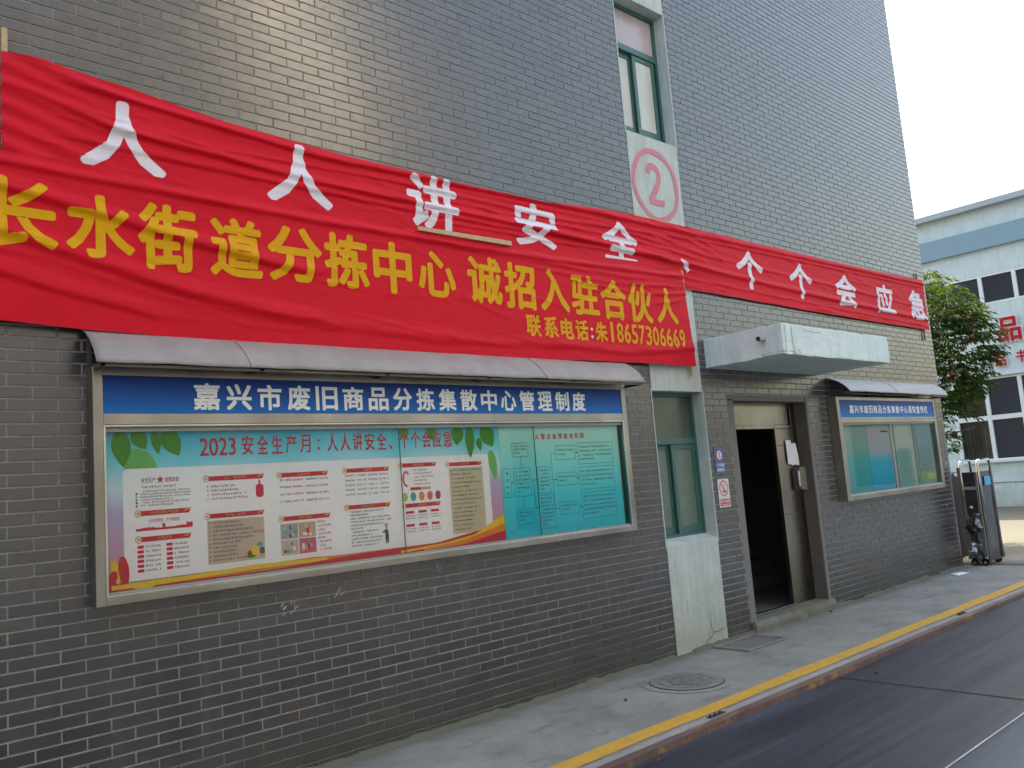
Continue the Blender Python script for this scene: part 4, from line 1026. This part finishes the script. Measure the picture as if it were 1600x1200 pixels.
for (x, y, z, r_), lb in zip(stones, labs):
    bm = bmesh.new(); bmesh.ops.create_icosphere(bm, subdivisions=2, radius=r_)
    for v in bm.verts: v.co = Vector((v.co.x * 1.3, v.co.y, v.co.z * .7)) * (1 + .25 * mnoise.noise(v.co * 60)) + Vector((x, y, z + r_ * .6))
    me = bpy.data.meshes.new('pebble'); bm.to_mesh(me); bm.free(); me.materials.append(plain('pebble_stone', (.05, .05, .05), .8)); tag(link('pebble', me), lb, 'pebble', 'loose pebbles')

gr_ = MB(); random.seed(31)
for k in range(420):
    q = random.random()
    if q < .45: x, y, z = random.uniform(0, 13.6), -.04 - abs(random.gauss(0, .06)), .002
    elif q < .8: x, y, z = random.uniform(1, 14), -1.575 - abs(random.gauss(0, .10)), -.045
    else: x, y, z = random.uniform(2, 13.5), random.uniform(-1.2, -.05), .0
    r_ = random.uniform(.002, .0065); h_ = r_ * random.uniform(.6, 1.1)
    p_ = [(x + r_ * random.uniform(.7, 1.3) * math.cos(a), y + r_ * random.uniform(.7, 1.3) * math.sin(a)) for a in (0, 1.6, 3.1, 4.7)]
    gr_.add([(a, b, z) for a, b in p_] + [(x, y, z + h_)], [(0, 1, 4), (1, 2, 4), (2, 3, 4), (3, 0, 4)])
tag(gr_.build('grit', plain('pale_grit', (.22, .20, .17), .9, .4, 80)), 'scattered grit along the wall foot and kerb', 'grit', kind='stuff')

# ---------------------------------------------------------------- folding gate parked at the corner
gt = empty('folding_gate', 'battered stainless folding gate parked behind the building corner', 'gate', (14.1, -.2, 0))
DKS = m_metal('dark_dented_steel', (.07, .07, .08), (.30, .30, .32), .13, 1.0)
def hoop(x0, x1, y, zt, r, zb=.10):
    pts = [(x0, y, zb), (x0, y, zt - .07), (x0 + .02, y, zt - .02), (x0 + .07, y, zt), (x1 - .07, y, zt), (x1 - .02, y, zt - .02), (x1, y, zt - .07), (x1, y, zb)]
    return MB().tube(pts, r, 12)
hoop(13.90, 14.40, -.355, 1.60, .023).build('hoop', CHROME, gt, smooth=True)
hoop(13.88, 14.30, -.105, 1.60, .020).build('hoop', CHROME, gt, smooth=True)
# near side skin: crumpled stainless sheet
def skin(y0_, y1_, z0, z1, x, amp, nn_=(12, 30), seed=0):
    vs = []; fs = []; ny, nz = nn_
    for j in range(nz + 1):
        for i in range(ny + 1):
            y = y0_ + (y1_ - y0_) * i / ny; z = z0 + (z1 - z0) * j / nz
            d = amp * (mnoise.noise(Vector((y * 7 + seed, z * 4.2, 1))) + .5 * mnoise.noise(Vector((y * 15, z * 11, seed))))
            vs.append((x + d, y, z))
    for j in range(nz):
        for i in range(ny): fs.append((j*(ny+1)+i, (j+1)*(ny+1)+i, (j+1)*(ny+1)+i+1, j*(ny+1)+i+1))
    return MB().add(vs, fs)
skin(-.33, -.07, .12, .80, 13.86, .06, seed=3).build('side_panel', DKS, gt, smooth=True)
MB().box(13.875, 13.90, -.33, -.07, .80, 1.42).build('control_panel', plain('black_control_face', (.02, .02, .024), .3), gt, bevel=.004)
cp = MB()
for k in range(28):
    a0, a1 = 2 * math.pi * k / 28, 2 * math.pi * (k + 1) / 28
    f = lambda a, r_: (13.872, -.205 + r_ * .95 * math.cos(a), 1.16 + r_ * 1.15 * math.sin(a))
    cp.poly([f(a0, .105), f(a1, .105), f(a1, .095), f(a0, .095)])
cp.build('round_emblem', plain('dark_ring', (.06, .06, .07), .3), gt)
MB().box(13.868, 13.874, -.295, -.115, 1.15, 1.20).build('name_plate', plain('grey_plate', (.22, .25, .26), .4), gt)
bm = bmesh.new(); bmesh.ops.create_uvsphere(bm, u_segments=14, v_segments=8, radius=.032)
for v in bm.verts: v.co += Vector((13.865, -.20, .88))
me = bpy.data.meshes.new('knob'); bm.to_mesh(me); bm.free(); me.materials.append(CHROME); o = link('knob', me, gt)
for p_ in me.polygons: p_.use_smooth = True
MB().box(13.845, 13.865, -.345, -.30, .10, 1.42).build('corner_strip', CHROME, gt, bevel=.006, bseg=2)
MB().box(13.845, 13.865, -.10, -.06, .10, 1.50).build('corner_strip', DARKSTEEL, gt, bevel=.006, bseg=2)
# end face looking down the lane
ef = MB(); vs = []; fs = []; ny, nz = 8, 26
for j in range(nz + 1):
    z = .08 + (1.42 - .08) * j / nz; fl_ = .10 * sm((.75 - z) / .7)
    for i in range(ny + 1):
        x = 13.88 + (14.41 + fl_ - 13.88) * i / ny
        vs.append((x, -.35 - .012 * abs(mnoise.noise(Vector((x * 8, 2, z * 5)))), z))
for j in range(nz):
    for i in range(ny): fs.append((j*(ny+1)+i, j*(ny+1)+i+1, (j+1)*(ny+1)+i+1, (j+1)*(ny+1)+i))
ef.add(vs, fs).build('end_panel', plain('dark_blue_gate_panel', (.022, .026, .040), .22, .3, 5), gt, smooth=True)
MB().box(14.05, 14.30, -.372, -.366, 1.20, 1.34).build('sticker', plain('cyan_sticker', (.02, .34, .55), .4), gt)
MB().box(13.88, 14.50, -.10, -.33, .06, .12).build('chassis', DARKSTEEL, gt)
for (x, y) in ((13.90, -.28), (13.90, -.13), (14.40, -.28)):
    wh = MB().cyl((x - .02, y, .055), (x + .03, y, .055), .055, 18).build('wheel', BLACK, gt)
    MB().cyl((x - .024, y, .055), (x - .018, y, .055), .022, 12).build('hub', CHROME, wh)
for k in range(4):
    hoop(13.92, 14.36, .06 + k * .13, 1.42, .018).build('folding_frame', DARKSTEEL, gt, smooth=True)
    MB().box(13.90, 14.40, .05 + k * .13, .075 + k * .13, .12, 1.36).build('folding_panel', BLACK, gt)
tag(MB().box(14.05, 14.09, -14, 6, -.0005, .006).build('gate_rail', DARKSTEEL), 'flat steel gate rail crossing the lane at the folding gate', 'rail')

# ---------------------------------------------------------------- factory building across the yard
fb = empty('factory_building', 'pale blue two storey factory building with ribbon windows and red sign characters', 'building', (28, 0, 0))
FW = m_plaster('pale_blue_render', (.46, .55, .57), (.56, .64, .65), True)
BB = plain('blue_grey_band', (.20, .30, .36), .7, .06, 2)
WF = plain('white_window_bar', (.62, .66, .66), .5, .05)
YA, YB = -1.2, 16
f = MB()
f.box(28, 44, YA, YB, 7.075, 9.12); f.box(28, 44, YA, YB, 3.92, 6.14); f.box(28, 44, YA, YB, -.1, 1.33)
f.box(28.14, 44, 5.05, YB, 1.33, 3.92); f.box(28.14, 44, 5.35, YB, 6.14, 7.075); f.box(28.002, 44, YA, -.72, 1.33, 3.92); f.box(28.002, 44, YA, -.98, 6.14, 7.075); f.box(43.8, 44, -.7, YB, 1.33, 7.07)
f.build('wall', FW, fb)
MB().box(27.72, 44.3, YA - .3, YB, 9.121, 9.30).build('cornice', plain('grey_cornice', (.34, .38, .42), .7), fb)
MB().box(27.86, 27.999, YA, YB, 7.86, 8.48).build('band', BB, fb)
MB().box(27.90, 27.999, YA, YB, 3.93, 4.06).build('ledge', FW, fb)
MB().box(27.88, 28.1, YA, 5.0, 1.335, 1.385).build('sill', WF, fb)
MB().box(27.975, 27.999, YA, 5.02, .72, .735).build('wall_seam', plain('seam', (.12, .14, .14), .8), fb)
FG = Mat('factory_glass'); FG.color(FG.mix(FG.noise(.9, 4, .6), (.002, .006, .014), (.018, .032, .052))).rough(.10); FG.b.inputs['Specular IOR Level'].default_value = .35; FG = FG.m
CURT = plain('dusty_curtain', (.12, .11, .10), .9, .2, 3)
fprot = None
def fwin(yl, yr, zs, xg=28.08, curtain=False):
    """one bay: white bars round it, a dark pane per light"""
    z0, z1 = zs[0], zs[-1]; b_ = .055
    m = MB(); m.box(28.0, 28.10, yl - b_, yl + b_, z0, z1)
    for z in zs[1:-1]: m.box(28.002, 28.098, yr + b_, yl - b_, z - .07, z + .07)
    m.box(28.001, 28.10, yr + b_, yl - b_, z0, z0 + .06); m.box(28.001, 28.10, yr + b_, yl - b_, z1 - .06, z1)
    wo = m.build('window', WF, fb)
    for a, b in zip(zs[:-1], zs[1:]):
        MB().poly([(xg, yl, a + .02), (xg, yr, a + .02), (xg, yr, b - .02), (xg, yl, b - .02)]).build('pane', FG if not curtain else m_glass_c, wo)
    return wo
m_glass_f = m_glass('dark_window_glass', (.55, .6, .62), .02, .03); m_glass_c = m_glass_f
y = 4.76
for k in range(6):
    yl = 4.76 - k * .955; fwin(yl, yl - .955, (6.145, 7.07))
for k in range(6):
    yl = 5.03 - k * .955; fwin(yl, yl - .955, (1.39, 2.69, 3.915), curtain=(k == 0))
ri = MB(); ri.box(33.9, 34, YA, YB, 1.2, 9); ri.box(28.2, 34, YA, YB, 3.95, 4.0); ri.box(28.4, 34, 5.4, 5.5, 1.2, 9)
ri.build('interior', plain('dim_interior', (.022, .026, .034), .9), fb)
cu = MB(); prev = None
for i in range(60):
    y = 4.95 - i * .0158; x = 28.22 + .03 * math.sin(i * .9) + .015 * math.sin(i * 2.1)
    cur = [(x, y, 1.42), (x, y, 2.60)]
    if prev: cu.add([prev[0], cur[0], cur[1], prev[1]], [(0, 1, 2, 3)])
    prev = cur
cu.build('curtain', plain('brown_curtain', (.20, .18, .15), .9), fb)
MB().box(28.5, 28.52, 3.3, 3.75, 3.35, 3.85).build('hanging_paper', WF, fb); MB().box(29.2, 29.4, 3.2, 3.45, 1.3, 3.9).build('interior_pillar', plain('pillar_grey', (.22, .22, .22), .8), fb)
REDS = plain('red_sign_character', (.40, .006, .022), .5, spec=.2); WHS = plain('white_sign_outline', (.66, .66, .68), .5)
def sign_char(ch, yl, yr, z0, z1, parent):
    for bold, dx_, m_, gx_ in ((.05, 0, WHS, .012), (.0, .035, REDS, 0)):
        d = (z1 - z0) * (.028 if bold == 0 else .085)
        vs, fs = text_mesh(ch, 0, 2)
        fv, fs = bold_copies(fit(vs, -yl, -yr, z0, z1, 0), fs, d, .0012)
        mb = MB().add([(27.93 - dx_ + p[1], -p[0], p[2]) for p in fv], fs)
        o = mb.build('sign_character', m_, parent)
for ch, yl, yr, z0, z1 in (('品', 3.46, 2.86, 4.93, 5.63), ('铝', 3.70, 3.37, 4.20, 4.60), ('书', 3.07, 2.77, 4.24, 4.60)): sign_char(ch, yl, yr, z0, z1, fb)

# ---------------------------------------------------------------- building across the lane (behind the camera, seen in reflections)
ob = empty('opposite_building', 'tall sunlit building across the lane, showing only as reflections in glass and tiles', 'building', (-8, -11, 0))
OW = plain('neutral_grey_render', (.26, .265, .27), .85, .08, 1.5)
OD = plain('dark_lower_storey', (.20, .205, .21), .7, .2, 1.0)
OP = plain('pale_cream_render', (.50, .475, .43), .8, .06, 1.5)
SHN = Mat('satin_reflector_metal'); SHN.color((.62, .58, .49)).rough(.42).set(Metallic=1.0); SHN = SHN.m
OY = -11.0
MB().box(-34, 12.6, OY - 9, OY, 4.2, 12.5).build('wall', OW, ob)
MB().box(-34, 12.6, OY - 8.9, OY - .05, 0, 4.2).build('lower_storey', OD, ob)  # unseen lower storey, added and toned to tune light on the brick wall
MB().box(7.7, 10.3, OY - 9, OY + .02, 12.52, 19).build('reflection_tower', OP, ob)  # pale tower and the panel below, added for the warm tile reflection
MB().box(7.7, 10.3, OY + .0, OY + .03, 7.6, 12.5).build('pale_panel', OP, ob)
cl_ = MB()
for (xa, za), (xb, zb2) in zip([(7.55, 15.5), (8.0, 12.9), (8.8, 11.6), (9.35, 9.9)], [(8.0, 12.9), (8.8, 11.6), (9.35, 9.9), (9.6, 7.8)]):
    tl = .11   # unseen reflector strip, added and tilted to glint in the tiles
    h_ = za - zb2
    cl_.add([(xa, OY + .10, za), (xa + .6, OY + .10, za), (xb + .6, OY + .10 + h_ * tl, zb2), (xb, OY + .10 + h_ * tl, zb2)], [(3, 2, 1, 0)])
cl_.build('glint_reflector', SHN, ob)
wh_ = empty('reflection_blocks', 'unseen dark blocks down the lane, added to darken low reflections in glass and tiles', 'building', (48, -20, 0))
WD = plain('dark_block_wall', (.075, .08, .085), .8, .2, .6)
for (xa, xb) in ((13.5, 22.4), (23.8, 51.0), (56.5, 80.0)): MB().box(xa, xb, -32, -20, 0, 5.2).build('wall', WD, wh_)  # unseen blocks added to darken reflections; gaps leave bright bands in the glass

# ---------------------------------------------------------------- tree by the corner
tree = empty('street_tree', 'leafy green tree with long drooping leaves behind the brick building corner', 'tree', (16.6, 1.9, 0))
BARK = plain('grey_brown_bark', (.13, .10, .075), .9, .25, 14, .6)
tk = MB().tube([(16.6, 1.9, -.05), (16.62, 1.88, 1.0), (16.58, 1.85, 2.0), (16.65, 1.8, 2.9), (16.7, 1.75, 3.7)], [.13, .10, .085, .07, .045], 12)
random.seed(11)
tips = []
for k in range(26):
    h = random.uniform(1.7, 3.7); a = random.uniform(0, 2 * math.pi); L = random.uniform(.8, 1.5)
    b = Vector((16.62, 1.84, h)); d = Vector((math.cos(a), math.sin(a), random.uniform(.25, .9))).normalized()
    p1_ = b + d * L * .5; p2_ = b + d * L + Vector((0, 0, -.05)); tk.tube([b, p1_, p2_], [.032, .02, .008], 6); tips.append((b, d, L))
tk.build('trunk', BARK, tree, smooth=True)
def edge_y(z):     # reach of the crown towards the lane at each height
    return lerp_table([(1.6, 1.25), (2.3, 1.0), (2.8, .58), (3.2, .32), (3.9, .12), (4.2, .24), (4.6, .52), (5.0, .85), (5.3, 1.3)], z)
lf_ = {0: MB(), 1: MB(), 2: MB()}
def leaf(mb, p, d, L, wd):
    d = d.normalized(); up = Vector((random.uniform(-.5, .5), random.uniform(-.5, .5), 1)); s_ = d.cross(up)
    if s_.length < .1: s_ = Vector((1, 0, 0))
    s_.normalize(); n_ = s_.cross(d)
    a = p; m = p + d * L * .5 + n_ * .0; t = p + d * L - Vector((0, 0, L * .25))
    m = m - Vector((0, 0, L * .05)); 
    mb.add([a, m + s_ * wd + n_ * wd * .4, m, m - s_ * wd + n_ * wd * .4, t], [(0, 1, 2), (0, 2, 3), (1, 4, 2), (2, 4, 3)])
cl = 0; tries = 0
while cl < 1700 and tries < 60000:
    tries += 1
    z = random.uniform(1.75, 5.25); x = random.uniform(15.2, 18.2); y = random.uniform(-.05, 3.4)
    ey = edge_y(z); ry = 1.85 - ey
    if ry <= 0: continue
    if z < 2.5 and random.random() < .55: continue
    q = math.hypot((x - 16.7) / 1.45, (y - 1.85) / ry)
    if q > 1 or q < .35 and random.random() < .8: continue
    if mnoise.noise(Vector((x * 1.5, y * 1.5, z * 1.5))) < -.30: continue
    cl += 1
    base_p = Vector((x, y, z)); ax = Vector((x - 16.7, y - 1.85, .2)).normalized()
    nl = random.randint(8, 13); kind = 1 if (z > 4.2 and random.random() < .45) else 0  # upper leaves get a yellow-green tint, sunlight put into their colour
    for i in range(nl):
        u = i / nl; sd = 1 if i % 2 else -1
        side_v = ax.cross(Vector((0, 0, 1))).normalized() * sd
        pos = base_p + ax * (u * .32) + Vector((0, 0, -.10 * u * u))
        d = side_v * .8 + ax * .6 + Vector((0, 0, random.uniform(-.7, .1)))
        leaf(lf_[kind if random.random() < .9 else 1 - kind], pos, d, random.uniform(.11, .19), random.uniform(.020, .034))
for c0 in ((15.7, .45, 3.1), (15.6, .95, 2.85), (15.9, .25, 3.7), (16.0, .2, 4.0)):
    for i in range(14):
        leaf(lf_[2], Vector(c0) + Vector([random.gauss(0, .07) for _ in range(3)]), Vector([random.uniform(-1, 1) for _ in range(3)]), .09, .022)
for k, m_ in ((0, m_leaf('green_leaf', (.012, .034, .009), (.024, .058, .012))), (1, m_leaf('sunlit_tint_leaf', (.045, .085, .006), (.08, .13, .010))), (2, m_leaf('red_leaf', (.13, .02, .02), (.20, .06, .05)))):
    lf_[k].build('crown', m_, tree)

bpy.context.view_layer.update()
